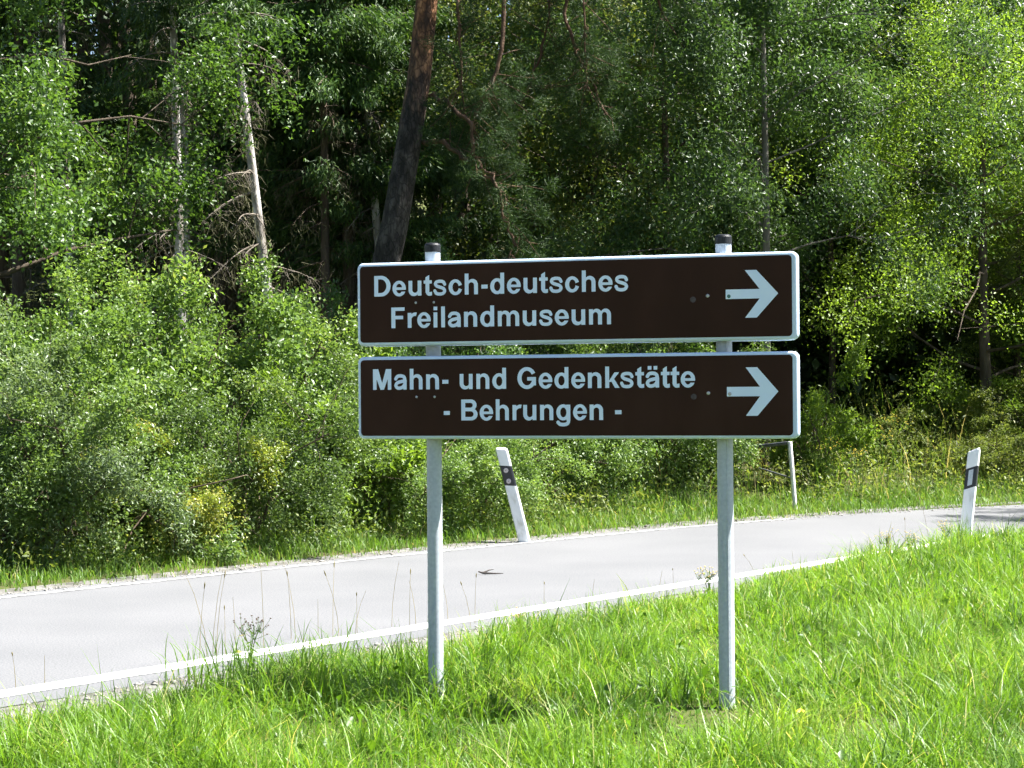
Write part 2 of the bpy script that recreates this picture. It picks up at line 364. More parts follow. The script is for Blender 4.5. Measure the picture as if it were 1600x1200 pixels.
k1 = int(np.argmin(np.hypot(*(NEARC - (nl1 + du * 1.2)).T)))
strip('edge_line', offset(NEARC[:k1], -0.11), offset(NEARC[:k1], 0.09), 0.004, M['line_paint'], road, wobble=0.004)
k2 = int(np.argmin(np.hypot(*(FARC - fp[5]).T)))
strip('edge_line', offset(FARC[:k2], -0.22), offset(FARC[:k2], -0.12), 0.004, M['line_worn'], road, wobble=0.004)

def shoulder(poly, d0, d1, side):
    ds = np.linspace(d0, d1, 7); rows = []
    for d in ds:
        q = offset(poly, side * d); rows.append(np.c_[q, terrain(q[:, 0], q[:, 1]) + .004])
    V = np.concatenate(rows); n = len(poly); i = np.arange(n - 1); F = np.concatenate([np.stack([k * n + i, k * n + i + 1, (k + 1) * n + i + 1, (k + 1) * n + i], 1) for k in range(6)])
    return obj('gravel_shoulder', mesh_np('gravel_shoulder', V, F, 4), M['shoulder'], road)
M['shoulder'] = surf_mat('shoulder_grit', [(0.3, (0.07, 0.068, 0.055)), (0.5, (0.13, 0.125, 0.115)), (0.7, (0.19, 0.185, 0.175))], 5, 0.95, detail=9, bump=0.6, bscale=90, spec=0.15)
cut = lambda poly: poly[(np.abs(poly[:, 0]) < 14) & (poly[:, 1] > 2) & (poly[:, 1] < 34)]
shoulder(cut(NEARC), .30, 1.35, -1); shoulder(cut(FARC), -.02, .3, 1)

# ------------------------------------------------------------------ lettering: outlines of a bold grotesque drawn as implicit shapes
def _box(x0, y0, x1, y1): return lambda X, Y: np.maximum(np.maximum(x0 - X, X - x1), np.maximum(y0 - Y, Y - y1))
def _ell(cx, cy, rx, ry): return lambda X, Y: (np.sqrt(((X - cx) / rx) ** 2 + ((Y - cy) / ry) ** 2) - 1) * min(rx, ry)
def _poly(*pts):
    def f(X, Y):
        d = np.full(X.shape, -1e9); A = sum(a[0]*b[1]-b[0]*a[1] for a, b in zip(pts, pts[1:] + pts[:1]))
        s = 1 if A > 0 else -1
        for a, b in zip(pts, pts[1:] + pts[:1]):
            ex, ey = b[0]-a[0], b[1]-a[1]; L = math.hypot(ex, ey)
            d = np.maximum(d, s * (ey * (X - a[0]) - ex * (Y - a[1])) / L)
        return d
    return f
def _U(*fs): return lambda X, Y: np.minimum.reduce([f(X, Y) for f in fs])
def _I(*fs): return lambda X, Y: np.maximum.reduce([f(X, Y) for f in fs])
def _D(a, *bs): return lambda X, Y: np.maximum.reduce([a(X, Y)] + [-b(X, Y) for b in bs])
def _stroke(pts, w):
    P = np.array(pts, float); Q = np.concatenate([[2*P[0]-P[1]], P, [2*P[-1]-P[-2]]]); S = []
    for i in range(1, len(Q) - 2):
        for t in np.linspace(0, 1, 6, endpoint=False):
            a, b, c, d = Q[i-1], Q[i], Q[i+1], Q[i+2]
            S.append(.5*((2*b)+(-a+c)*t+(2*a-5*b+4*c-d)*t*t+(-a+3*b-3*c+d)*t**3))
    S.append(P[-1]); S = np.array(S)
    def f(X, Y):
        best = np.full(X.shape, 1e9)
        for a, b in zip(S[:-1], S[1:]):
            e = b - a; L = e @ e + 1e-9
            t = np.clip(((X-a[0])*e[0]+(Y-a[1])*e[1])/L, 0, 1)
            best = np.minimum(best, np.hypot(X-a[0]-t*e[0], Y-a[1]-t*e[1]))
        return best - w / 2
    return f
def _half(cx, cy, rx, ry, x0): return _I(_ell(cx, cy, rx, ry), lambda X, Y: x0 - X)
_top = lambda y0: (lambda X, Y: y0 - Y)
def _arch(x0, x1, w=140):      # arch between the stems of n, h, m
    ci = (x0 + x1) / 2; ri = (x1 - x0) / 2
    return _U(_box(x1, 0, x1 + w, 330), _I(_D(_ell((x0 - 60 + x1 + w) / 2, 325, (x1 + w - x0 + 60) / 2, 206), _ell(ci, 320, ri, 96)), _top(320)))
_n = _U(_box(66, 0, 206, 519), _arch(206, 403))
_wedge = _poly((300, 260), (620, 372), (620, 148))
_bowl = _D(_ell(287, 260, 247, 272), _ell(292, 260, 110, 164))
_a = _U(_stroke([(98, 372), (160, 455), (275, 476), (385, 450), (434, 370), (436, 120)], 118), _stroke([(430, 300), (300, 278), (160, 238), (98, 150), (150, 66), (250, 52), (360, 92), (430, 180)], 116), _box(380, 0, 505, 330))
_s = _stroke([(448, 372), (395, 455), (275, 478), (150, 452), (112, 382), (165, 314), (275, 275), (395, 230), (446, 150), (395, 66), (275, 40), (145, 64), (88, 152)], 112)
GLY = {
 'D': (722, _D(_U(_box(73, 0, 330, 716), _half(330, 358, 352, 358, 320)), _U(_box(221, 121, 322, 595), _half(315, 358, 210, 237, 310)))),
 'e': (556, _U(_D(_ell(277, 260, 247, 272), _ell(277, 260, 112, 166), _box(300, 152, 620, 216)), _I(_box(120, 212, 516, 302), _ell(277, 260, 247, 272)))),
 'u': (611, lambda X, Y: _n(609 - X, 519 - Y)),
 't': (333, _U(_poly((80, 100), (220, 100), (220, 706), (80, 622)), _box(12, 408, 312, 519), _I(_stroke([(150, 210), (152, 110), (192, 58), (250, 52), (330, 66)], 126), _box(60, -12, 318, 300)))),
 's': (556, _s), 'c': (556, _D(_ell(283, 260, 247, 272), _ell(290, 260, 112, 164), _wedge)),
 'h': (611, _U(_n, _box(66, 0, 206, 716))), '-': (333, _box(55, 190, 282, 325)),
 'd': (611, _U(_box(403, 0, 543, 716), _I(_bowl, _box(0, -20, 543, 560)))),
 'F': (611, _U(_box(73, 0, 221, 716), _box(73, 595, 565, 716), _box(73, 305, 510, 425))),
 'r': (389, _U(_box(66, 0, 206, 519), _I(_D(_ell(352, 318, 212, 213), _ell(345, 290, 139, 118)), _top(330), _poly((0, 300), (352, 300), (408, 560), (0, 560))))),
 'i': (278, _U(_box(70, 0, 210, 519), _box(70, 590, 210, 716))), 'l': (278, _box(70, 0, 210, 716)),
 'a': (556, _a), '\u00e4': (556, _U(_a, _box(112, 595, 242, 716), _box(316, 595, 446, 716))),
 'n': (611, _n), 'm': (889, _U(_box(62, 0, 202, 519), _arch(202, 375), _arch(515, 687))),
 'M': (833, _U(_box(71, 0, 205, 716), _box(627, 0, 761, 716), _poly((71, 716), (272, 716), (484, 0), (350, 0)), _poly((560, 716), (761, 716), (482, 0), (348, 0)))),
 'G': (778, _U(_D(_I(_ell(385, 358, 342, 371), _box(0, -20, 712, 740)), _ell(388, 358, 192, 247), _poly((400, 395), (400, 330), (900, 330), (900, 640))), _box(395, 270, 712, 391), _box(572, 105, 712, 391))),
 'k': (556, _U(_box(66, 0, 206, 716), _poly((170, 190), (300, 210), (560, 519), (392, 519)), _poly((235, 300), (345, 350), (572, 0), (404, 0)))),
 'B': (722, _D(_U(_box(73, 0, 450, 716), _half(440, 527, 200, 189, 430), _half(440, 208, 235, 208, 430)), _U(_box(221, 437, 420, 599), _half(415, 518, 82, 81, 410)), _U(_box(221, 119, 430, 312), _half(425, 215.5, 100, 96.5, 420)))),
 'g': (611, _U(_box(403, -20, 543, 519), _I(_bowl, _box(0, -20, 543, 560)), _I(_stroke([(473, 40), (470, -60), (420, -125), (300, -152), (170, -135), (100, -75)], 122), lambda X, Y: X - 543))),
}
_gc = {}
def glyph(ch):
    """marching squares on the implicit shape -> (points, triangles)"""
    if ch in _gc: return _gc[ch]
    st = 9.0; xs = np.arange(-40, GLY[ch][0] + 80, st) + .37; ys = np.arange(-240, 790, st) + .41
    X, Y = np.meshgrid(xs, ys); V = GLY[ch][1](X, Y); V = np.where(np.abs(V) < 1e-6, 1e-6, V)
    nxt = {}; pos = {}
    def key(r, c, h):
        k = (r, c, h)
        if k not in pos:
            r2, c2 = (r, c + 1) if h else (r + 1, c)
            t = V[r, c] / (V[r, c] - V[r2, c2]); pos[k] = (xs[c] + (xs[c2] - xs[c]) * t, ys[r] + (ys[r2] - ys[r]) * t)
        return k
    ins = V < 0; cells = np.argwhere((ins[:-1, :-1] + 0 + ins[1:, :-1] + ins[:-1, 1:] + ins[1:, 1:]) % 4 != 0)
    for r, c in cells:
        r, c = int(r), int(c); q = ins[r, c] * 1 + ins[r, c+1] * 2 + ins[r+1, c+1] * 4 + ins[r+1, c] * 8
        b, ri, t, l = (r, c, 1), (r, c + 1, 0), (r + 1, c, 1), (r, c, 0)
        T = {1: [(b, l)], 2: [(ri, b)], 3: [(ri, l)], 4: [(t, ri)], 5: [(b, l), (t, ri)], 6: [(t, b)], 7: [(t, l)], 8: [(l, t)], 9: [(b, t)], 10: [(ri, b), (l, t)], 11: [(ri, t)], 12: [(l, ri)], 13: [(b, ri)], 14: [(l, b)]}[q]
        for a, e in T: nxt[key(*a)] = key(*e)
    polys = []
    while nxt:
        s0 = next(iter(nxt)); loop = []; k = s0
        while k in nxt: loop.append(pos[k]); k = nxt.pop(k)
        # drop points on straight runs
        keep = []
        for i in range(len(loop)):
            a, b_, c_ = loop[i-1], loop[i], loop[(i+1) % len(loop)]
            if abs((b_[0]-a[0])*(c_[1]-a[1])-(b_[1]-a[1])*(c_[0]-a[0])) > 0.6: keep.append(b_)
        if len(keep) > 2: polys.append(keep)
    area = lambda q: sum(a[0]*b_[1]-b_[0]*a[1] for a, b_ in zip(q, q[1:] + q[:1])) / 2
    def inside(pt, q):
        c_ = False
        for a, b_ in zip(q, q[1:] + q[:1]):
            if (a[1] > pt[1]) != (b_[1] > pt[1]) and pt[0] < (b_[0]-a[0]) * (pt[1]-a[1]) / (b_[1]-a[1]) + a[0]: c_ = not c_
        return c_
    depth = [sum(inside(q[0], o_) for o_ in polys if o_ is not q) for q in polys]
    pts, tris = [], []
    for q, dq in zip(polys, depth):
        if dq % 2 == 0:
            grp = [q] + [h for h, dh in zip(polys, depth) if dh == dq + 1 and inside(h[0], q)]
            base = len(pts); tris += [tuple(i + base for i in t) for t in tessellate_polygon([[Vector((x, y, 0)) for x, y in pl] for pl in grp])]
            pts += [p_ for pl in grp for p_ in pl]
    _gc[ch] = (pts, tris)
    return _gc[ch]
def lettering_mesh(text, u0, u1, v0, cap, y):
    """text between u0 and u1 on the baseline v0 in the sign's plane (local x, z), at local depth y"""
    adv = [GLY[c][0] if c != ' ' else 300 for c in text]; first = GLY[text[0]]
    lsb = min(p_[0] for p_ in glyph(text[0])[0]); total = sum(adv) - lsb - (adv[-1] - max(p_[0] for p_ in glyph(text[-1])[0]))
    sx = (u1 - u0) / total; sz = cap / 716.0; pen = -lsb; mb = MB(); words_ = []
    for ch, a in zip(text, adv):
        if ch != ' ':
            pts, tris = glyph(ch)
            vs = [(u0 + (x + pen) * sx, y, v0 + z * sz) for x, z in pts]
            fs = []
            for t in tris:
                (x1, _, z1), (x2, _, z2), (x3, _, z3) = vs[t[0]], vs[t[1]], vs[t[2]]
                fs.append(tuple(t) if (x2-x1)*(z3-z1)-(z2-z1)*(x3-x1) > 0 else tuple(t)[::-1])
            mb.add(vs, fs)
        else:
            words_.append(mb); mb = MB()
        pen += a
    return [w.mesh('lettering') for w in words_ + [mb]]

# ------------------------------------------------------------------ the road sign
TH = math.atan(0.30)
P0 = at(904, 545, 9.1)
sbase = Vector((P0[0], P0[1], 0))
sign = thing('road_sign', 'brown and white double panel direction sign on two galvanised posts in the lawn', 'road sign', sbase, -TH)
DEP = 0.055
def rrect(u0, u1, v0, v1, r, y, n=6):
    pts = []
    for cx, cz, a0 in ((u1 - r, v0 + r, -90), (u1 - r, v1 - r, 0), (u0 + r, v1 - r, 90), (u0 + r, v0 + r, 180)):
        for i in range(n + 1):
            a = math.radians(a0 + 90 * i / n); pts.append((cx + r * math.cos(a), y, cz + r * math.sin(a)))
    return pts
def panel(u0, u1, v0, v1, name, label):
    b = MB(); r = 0.030; c = 0.014
    L = [rrect(u0 + .03, u1 - .03, v0 + .03, v1 - .03, .01, DEP - .004)]
    L += [rrect(u0 + .012, u1 - .012, v0 + .012, v1 - .012, r, DEP), rrect(u0, u1, v0, v1, r, DEP - .008)]
    for k in range(6):
        a = math.pi / 2 * k / 5; e = c * (1 - math.cos(a)); L.append(rrect(u0 + e, u1 - e, v0 + e, v1 - e, max(r - e, .004), c * (1 - math.sin(a))))
    b.loops(L[::-1])
    b.sm = [True] * len(b.sm); b.sm[-1] = b.sm[-2] = False
    o = obj(name, b.mesh(name), M['sign_white'], sign, label=label)
    return o
def field(u0, u1, v0, v1, par):
    b = MB(); b.add(rrect(u0, u1, v0, v1, .018, -0.0012), [tuple(range(28))])
    b.add(rrect(u0, u1, v0, v1, .018, -0.0012)[::1], [])
    obj('brown_field', b.mesh('brown_field'), M['sign_brown'], par)
def disc(u, v, r, y, par, mat, name='bolt', n=12, dome=0.0):
    b = MB(); ring = [(u + r * math.cos(2*math.pi*i/n), y, v + r * math.sin(2*math.pi*i/n)) for i in range(n)]
    ring2 = [(u + .6 * r * math.cos(2*math.pi*i/n), y - dome, v + .6 * r * math.sin(2*math.pi*i/n)) for i in range(n)]
    b.loops([ring, ring2], caps=False); b.add(ring2, [tuple(range(n))])
    obj(name, b.mesh(name), mat, par)
def arrow(u0, uh, ut, vm, hh, par):
    # shaft from u0, two slanted barbs meeting in the tip ut
    t = 0.022; w = 0.054
    sl = (ut - (uh + w)) / hh
    b = MB(); y = -0.0024
    inner = ut - w - sl * t * 0 - 0.028
    pts = [(u0, vm - t), (ut - w - sl * t - 0.012, vm - t), (uh, vm - hh), (uh + w, vm - hh), (ut, vm), (uh + w, vm + hh), (uh, vm + hh), (ut - w - sl * t - 0.012, vm + t), (u0, vm + t)]
    V = [Vector((p_[0], p_[1], 0)) for p_ in pts]
    b.add([(p_[0], y, p_[1]) for p_ in pts], [tuple(t_) if (V[t_[1]]-V[t_[0]]).cross(V[t_[2]]-V[t_[0]]).z > 0 else tuple(t_)[::-1] for t_ in tessellate_polygon([V])])
    obj('arrow', b.mesh('arrow'), M['letter'], par)

pa = panel(-1.122, 1.040, 1.822, 2.229, 'sign_panel', 'upper brown panel lettered Deutsch-deutsches Freilandmuseum')
field(-1.105, 1.014, 1.839, 2.212, pa)
for me_ in lettering_mesh('Deutsch-deutsches', -1.030, 0.244, 2.064, 0.101, -0.0024): obj('lettering', me_, M['letter'], pa)
for me_ in lettering_mesh('Freilandmuseum', -0.942, 0.160, 1.908, 0.101, -0.0024): obj('lettering', me_, M['letter'], pa)
arrow(0.707, 0.797, 0.951, 2.037, 0.110, pa)
pb = panel(-1.122, 1.040, 1.367, 1.770, 'sign_panel', 'lower brown panel lettered Mahn- und Gedenkst\u00e4tte Behrungen')
field(-1.105, 1.014, 1.383, 1.754, pb)
for me_ in lettering_mesh('Mahn- und Gedenkst\u00e4tte', -1.040, 0.560, 1.608, 0.101, -0.0024): obj('lettering', me_, M['letter'], pb)
for me_ in lettering_mesh('- Behrungen -', -0.676, 0.207, 1.457, 0.101, -0.0024): obj('lettering', me_, M['letter'], pb)
arrow(0.709, 0.797, 0.948, 1.586, 0.112, pb)
for par, v, vs in ((pa, 2.018, 2.020), (pb, 1.560, 1.568)):
    disc(-0.815, v + .012, .0062, -0.0030, par, M['bolt'], dome=.002); disc(-0.722, v + .012, .0062, -0.0030, par, M['bolt'], dome=.002)
    disc(0.622, vs + .012, .0085, -0.0030, par, M['bolt'], dome=.003); disc(0.722, vs + .008, .0085, -0.0030, par, M['bolt_green'] if par is pa else M['bolt'], dome=.002)
    disc(0.553, vs - .004, .014, -0.0018, par, M['smudge'], 'stain')
# a second pair of panels looks the other way; the posts stand between the two
for v0, v1 in ((1.822, 2.229), (1.367, 1.770)):
    b = MB(); r = .035
    b.loops([rrect(-1.110, 1.012, v0, v1, r, DEP + .082 + d) for d in (0.03, 0.0)])
    obj('rear_panel', b.mesh('rear_panel'), M['sign_white'], sign)
for u, ztop, seam in ((-0.760, 2.325, False), (0.680, 2.322, True)):
    b = MB(); n = 28; R_ = .0375; yc = DEP + .040
    rings = []
    for z in (-0.5, 0.35, 1.0, 1.6, ztop - .045):
        rings.append([(u + R_ * math.cos(2*math.pi*i/n), yc + R_ * math.sin(2*math.pi*i/n), z) for i in range(n)])
    b.loops(rings, smooth=True)
    po = obj('post', b.mesh('post'), M['galv'], sign)
    c = MB(); cr = []
    for rr, z in ((R_ + .0025, ztop - .045), (R_ + .0025, ztop - .012), (R_ - .002, ztop - .003), (R_ - .012, ztop)):
        cr.append([(u + rr * math.cos(2*math.pi*i/n), yc + rr * math.sin(2*math.pi*i/n), z) for i in range(n)])
    c.loops(cr, smooth=False); obj('cap', c.mesh('cap'), M['cap'], po)
    if seam:
        s_ = MB(); an = math.radians(-90 + 9 + 16)
        dx, dy = math.cos(an), math.sin(an); tx, ty = -dy, dx
        q = [(u + dx * rr + tx * t_, yc + dy * rr + ty * t_) for rr, t_ in ((R_ - .002, -.004), (R_ + .0035, -.002), (R_ + .0035, .002), (R_ - .002, .004))]
        s_.loops([[(x, y, z) for x, y in q] for z in (-.3, 2.27)]); obj('weld_seam', s_.mesh('weld_seam'), M['galv'], po)
    for v in (1.47, 1.68, 1.92, 2.13):
        cl = MB(); cl.loops([[(u + rr * math.cos(2*math.pi*i/n), yc + rr * math.sin(2*math.pi*i/n), v + dz) for i in range(n)] for rr, dz in ((R_, -.016), (R_ + .004, -.016), (R_ + .004, .016), (R_, .016))], caps=False)
        obj('clamp', cl.mesh('clamp'), M['galv'], po)

# ------------------------------------------------------------------ delineator posts
def delineator(name, px, py, length, lean_x, lean_y, rotz, slope, label, round_refl):
    g = on_ground(px, py); z0 = gz(g[0], g[1])
    t = thing(name, label, 'delineator', (g[0], g[1], min(z0, 0.0) - .02), 0)
    t.rotation_euler = (lean_y, lean_x, 0)
    sec = [(-.062, -.035), (-.052, -.048), (.046, -.048), (.060, -.040), (.064, -.028), (.040, .050), (.022, .066), (-.022, .066), (-.040, .050), (-.064, -.024)]
    ca, sa = math.cos(rotz), math.sin(rotz)
    def ring(z, sl, k=1.0): return [((x * ca - y * sa) * k, (x * sa + y * ca) * k, z + sl * x) for x, y in sec]
    b0, b1 = length - .40, length - .185
    lo = MB(); lo.loops([ring(-.15, 0), ring(b0, slope)]); obj('lower_body', lo.mesh('lower_body'), M['post_white'], t)
    bd = MB(); bd.loops([ring(b0, slope, 1.015), ring(b1, slope, 1.015)]); band = obj('black_band', bd.mesh('black_band'), M['band_black'], t)
    up = MB(); up.loops([ring(b1, slope), ring(length - .012, slope), ring(length, slope, .86)]); obj('upper_body', up.mesh('upper_body'), M['post_white'], t)
    yf = -.048 * 1.015 - .002
    def place(me_pts):
        return [(x * ca - y * sa, x * sa + y * ca, z) for x, y, z in me_pts]
    if round_refl:
        for zc, xc in ((b1 - .05, -.004), (b0 + .05, -.004)):
            q = MB(); n = 16; zc2 = zc + slope * xc
            rings = [place([(xc + r * math.cos(2*math.pi*i/n), yf - d, zc2 + r * math.sin(2*math.pi*i/n)) for i in range(n)]) for r, d in ((.026, -.003), (.026, .004), (.020, .007))]
            q.loops(rings, caps=False); q.add(rings[-1], [tuple(range(n))]); rf = obj('reflector', q.mesh('reflector'), M['reflector'], band)
            q = MB(); r3 = place([(xc + .005 * math.cos(2*math.pi*i/8), yf - .0085, zc2 + .005 * math.sin(2*math.pi*i/8)) for i in range(8)])
            q.add(r3, [tuple(range(8))]); obj('screw', q.mesh('screw'), M['band_black'], band)
    else:
        q = MB(); x0, x1 = -.022, .026
        f_ = place([(x0, yf - .003, b0 + .03 + slope * x0), (x1, yf - .003, b0 + .03 + slope * x1), (x1, yf - .003, b1 - .025 + slope * x1), (x0, yf - .003, b1 - .025 + slope * x0)])
        k_ = place([(x0, yf + .003, b0 + .03 + slope * x0), (x1, yf + .003, b0 + .03 + slope * x1), (x1, yf + .003, b1 - .025 + slope * x1), (x0, yf + .003, b1 - .025 + slope * x0)])
        q.loops([k_, f_]); obj('reflector', q.mesh('reflector'), M['reflector_grey'], band)
    return t
delineator('delineator_post', 822, 847, 1.05, math.radians(-13.5), math.radians(2), math.radians(-14), -0.28, 'white delineator post with two round reflectors leaning over the far road edge', True)
delineator('delineator_post', 1508, 846, 0.98, math.radians(7), math.radians(-2), math.radians(-36), 0.42, 'white delineator post with one rectangular reflector at the lawn edge', False)

# ------------------------------------------------------------------ metal frame in the far verge, stick on the road
fY = 24.9
def fpt(px, py, dy=0): return at(px, py, fY + dy)
a0 = fpt(1239, 752); a1 = fpt(1234, 690)
mf = thing('metal_frame', 'small old white post with dark rail and thin brace in the far verge', 'frame', tuple(a0))
loc = lambda p_: tuple(np.array(p_) - a0)
b = MB(); lowp = np.array(a0) + (np.array(a0) - np.array(a1)) * .9
b.tube([loc(lowp), loc(a1)], [.030, .030], 4); obj('upright', b.mesh('upright'), M['frame_white'], mf)
b = MB(); b.tube([loc(fpt(1233, 692, .02)), loc(fpt(1160, 700, .7))], [.026, .026], 6); obj('rail', b.mesh('rail'), M['frame_dark'], mf)
b = MB(); b.tube([loc(fpt(1236, 747, .02)), loc(fpt(1186, 731, .5))], [.013, .011], 6); obj('brace', b.mesh('brace'), M['frame_dark'], mf)
g0 = on_ground(765, 898)
st = MB(); st.tube([(-.13, .03, .03), (-.08, 0.0, .016), (.05, -.02, .012), (.16, -.03, .012)], [.008, .014, .010, .004], 6)
st.tube([(-.08, 0, .018), (0.0, .05, .045), (.05, .07, .05)], [.010, .007, .002], 5)
obj('stick', st.mesh('stick'), M['stick'], None, 'short dark forked stick lying on the asphalt', 'stick', loc=(g0[0], g0[1], 0.004), scale=.75)

# ------------------------------------------------------------------ foliage generators
def leaves(rng, C, size, out=None, up=0.5, aspect=0.55, fold=0.25, spread=1.0, rnd=None):
    """one folded four-point leaf per centre C; out: preferred directions"""
    n = len(C); size = np.broadcast_to(size, (n,)) * rng.uniform(.65, 1.25, n)
    d = rng.normal(0, 1, (n, 3)) * spread
    if out is not None: d += out
    d[:, 2] -= 0.25
    d /= np.linalg.norm(d, axis=1)[:, None] + 1e-9
    nr = rng.normal(0, .75, (n, 3)); nr[:, 2] += up * 2
    if out is not None: nr += .5 * out
    nr -= d * np.sum(nr * d, 1)[:, None]; nr /= np.linalg.norm(nr, axis=1)[:, None] + 1e-9
    s = np.cross(d, nr)
    L = size[:, None]; W = L * aspect * .5; h = nr * W * fold * 2
    base = C; tip = C + d * L; mid = C + d * L * .45
    v = np.stack([base, mid + s * W + h, tip, mid - s * W + h], 1).reshape(-1, 3)
    i = np.arange(n) * 4
    f = np.concatenate([np.stack([i, i + 1, i + 2], 1), np.stack([i, i + 2, i + 3], 1)])
    if rnd is None: rnd = rng.uniform(0, 1, n)
    return v, f, np.repeat(rnd, 4)

def needles(rng, C, D, length, width):
    """slender single triangles"""
    n = len(C); L = length * rng.uniform(.6, 1.3, n)[:, None]
    s = np.cross(D, rng.normal(0, 1, (n, 3))); s /= np.linalg.norm(s, axis=1)[:, None] + 1e-9
    v = np.stack([C - s * width, C + s * width, C + D * L], 1).reshape(-1, 3)
    return v, np.arange(3 * n).reshape(-1, 3), np.repeat(rng.uniform(0, 1, n), 3)

def grow(rng, p, d, L, r, lev, segs, tips, maxlev, nch=(3, 5), droop=0.0, wig=0.25, ratio=.62, up=0.15):
    n = 4 if lev < 2 else 3; pts = [p.copy()]; rad = [r]
    for i in range(n):
        d = d + rng.normal(0, wig, 3) * .6 + np.array([0, 0, up - droop * (i + 1) / n]); d /= np.linalg.norm(d)
        p = p + d * L / n; pts.append(p.copy()); rad.append(r * (1 - .75 * (i + 1) / n))
    segs.append((pts, rad, lev))
    if lev == maxlev: tips.append(pts); return
    for k in range(rng.integers(*nch) + 1):
        t = rng.uniform(.3, 1.0); i = min(int(t * n), n - 1); q = pts[i] + (pts[i + 1] - pts[i]) * (t * n - i)
        dd = d * .55 + rng.normal(0, .75, 3); dd /= np.linalg.norm(dd)
        grow(rng, q, dd, L * ratio * rng.uniform(.75, 1.15), max(rad[i] * .55, .004), lev + 1, segs, tips, maxlev, nch, droop, wig, ratio, up)

def seg_mesh(name, segs, maxlev=9, nside=(9, 6, 4, 3, 3)):
    b = MB()
    for pts, rad, lev in segs:
        if lev <= maxlev: b.tube(pts, rad, nside[min(lev, 4)], cap=False)
    return b.mesh(name)

def sample_tips(rng, tips, n, jit):
    k = rng.integers(0, len(tips), n); T = np.array([[t[0], t[1], t[2], t[3]] for t in tips])
    u = rng.uniform(0, 3, n) ** .8 * 3 ** .2; i = np.minimum(u.astype(int), 2); w = (u - i)[:, None]
    a = T[k, i]; b = T[k, i + 1]
    return a + (b - a) * w + rng.normal(0, jit, (n, 3)), k

def shrub(seed, H, W, nleaf, size, stems=9, aspect=.55):
    """stems fanning out from the root, leaves along the outer twigs and down the flanks"""
    rng = np.random.default_rng(seed); segs = []; tips = []
    for k in range(stems):
        a = 6.283 * (k + rng.uniform(-.3, .3)) / stems; tilt = rng.uniform(.1, .95) * W / H
        d = np.array([math.cos(a) * tilt, math.sin(a) * tilt, 1.0]); d /= np.linalg.norm(d)
        grow(rng, np.array([math.cos(a), math.sin(a), 0]) * .12, d, H * rng.uniform(.55, .8), .022, 0, segs, tips, 2, (4, 6), .12, .3, .5, .04)
    tips = [t_ for t_ in tips if rng.uniform() < .36]
    C, k = sample_tips(rng, tips, nleaf, .072 * H / 2.5)
    # low skirt of leafy shoots so that the flanks reach the ground
    ns = nleaf // 5; a = (rng.integers(0, 26, ns) + rng.normal(0, .28, ns)) / 26 * 6.283 % 6.283; rr = W * .5 * np.sqrt(rng.uniform(.15, 1, ns)); clump = rng.uniform(.7, 1.1, 64)[(a / 6.2832 * 63).astype(int)]
    S = np.stack([np.cos(a) * rr * clump, np.sin(a) * rr * clump, H * .62 * rng.uniform(0, 1, ns) ** 1.1 * (1.15 - .5 * (rr / (W * .5)))], 1)
    C = np.concatenate([C, S]); C[:, 2] = np.abs(C[:, 2])
    out = C - np.array([0, 0, H * .35]); out /= np.linalg.norm(out, axis=1)[:, None] + 1e-6
    tone = rng.uniform(0, 1, len(tips)); tn = np.concatenate([tone[k], rng.uniform(0, 1, ns)])
    rnd = np.clip(.55 * rng.uniform(0, 1, len(C)) + .45 * tn, 0, 1)
    v, f, r = leaves(rng, C, size, out * .8, .5, aspect, rnd=rnd)
    return mesh_np('foliage', v, f, 3, r), seg_mesh('stems', segs, 1)

def tree(seed, H, crown_lo, R_, nleaf, size, trunk_r, limbs=12, aspect=.55, lean=(0, 0), jit=.16, clump=.42, sub=(3, 5)):
    rng = np.random.default_rng(seed); segs = []; tips = []
    n = 10; pts = []; rad = []
    for i in range(n + 1):
        t = i / n; pts.append(np.array([lean[0] * t * t * H + .06 * math.sin(5 * t + seed), lean[1] * t * t * H + .05 * math.cos(4 * t + seed), H * .92 * t])); rad.append(trunk_r * (1 - .8 * t) + .01 + (.35 * trunk_r if i == 0 else 0))
    segs.append((pts, rad, 0))
    for k in range(limbs):
        t = crown_lo / H + (1 - crown_lo / H) * ((k + rng.uniform(0, 1)) / limbs) * .95; t = min(t, .98)
        i = min(int(t * n), n - 1); q = pts[i] + (pts[i+1] - pts[i]) * (t * n - i)
        a = k * 2.39996 + rng.uniform(-.4, .4); e = rng.uniform(.1, .6)
        x = (t - crown_lo / H) / (1 - crown_lo / H); L = R_ * (0.55 + .75 * math.sin(math.pi * min(1, .25 + .75 * x))) * rng.uniform(.75, 1.1)
        d = np.array([math.cos(a) * math.cos(e), math.sin(a) * math.cos(e), math.sin(e)])
        grow(rng, q, d, L, rad[i] * .32, 1, segs, tips, 3, sub, .12, .28, .55, .05)
    tips = [t_ for t_ in tips if rng.uniform() < clump]
    C, k = sample_tips(rng, tips, nleaf, jit)
    cen = np.array([lean[0] * H * .4, lean[1] * H * .4, (H + crown_lo) / 2]); out = C - cen; out /= np.linalg.norm(out, axis=1)[:, None]
    tone = rng.uniform(0, 1, len(tips)); rnd = np.clip(.5 * rng.uniform(0, 1, nleaf) + .5 * tone[k], 0, 1)
    v, f, r = leaves(rng, C, size, out * .5, .6, aspect, rnd=rnd)
    return mesh_np('crown', v, f, 3, r), seg_mesh('trunk', segs, 2)

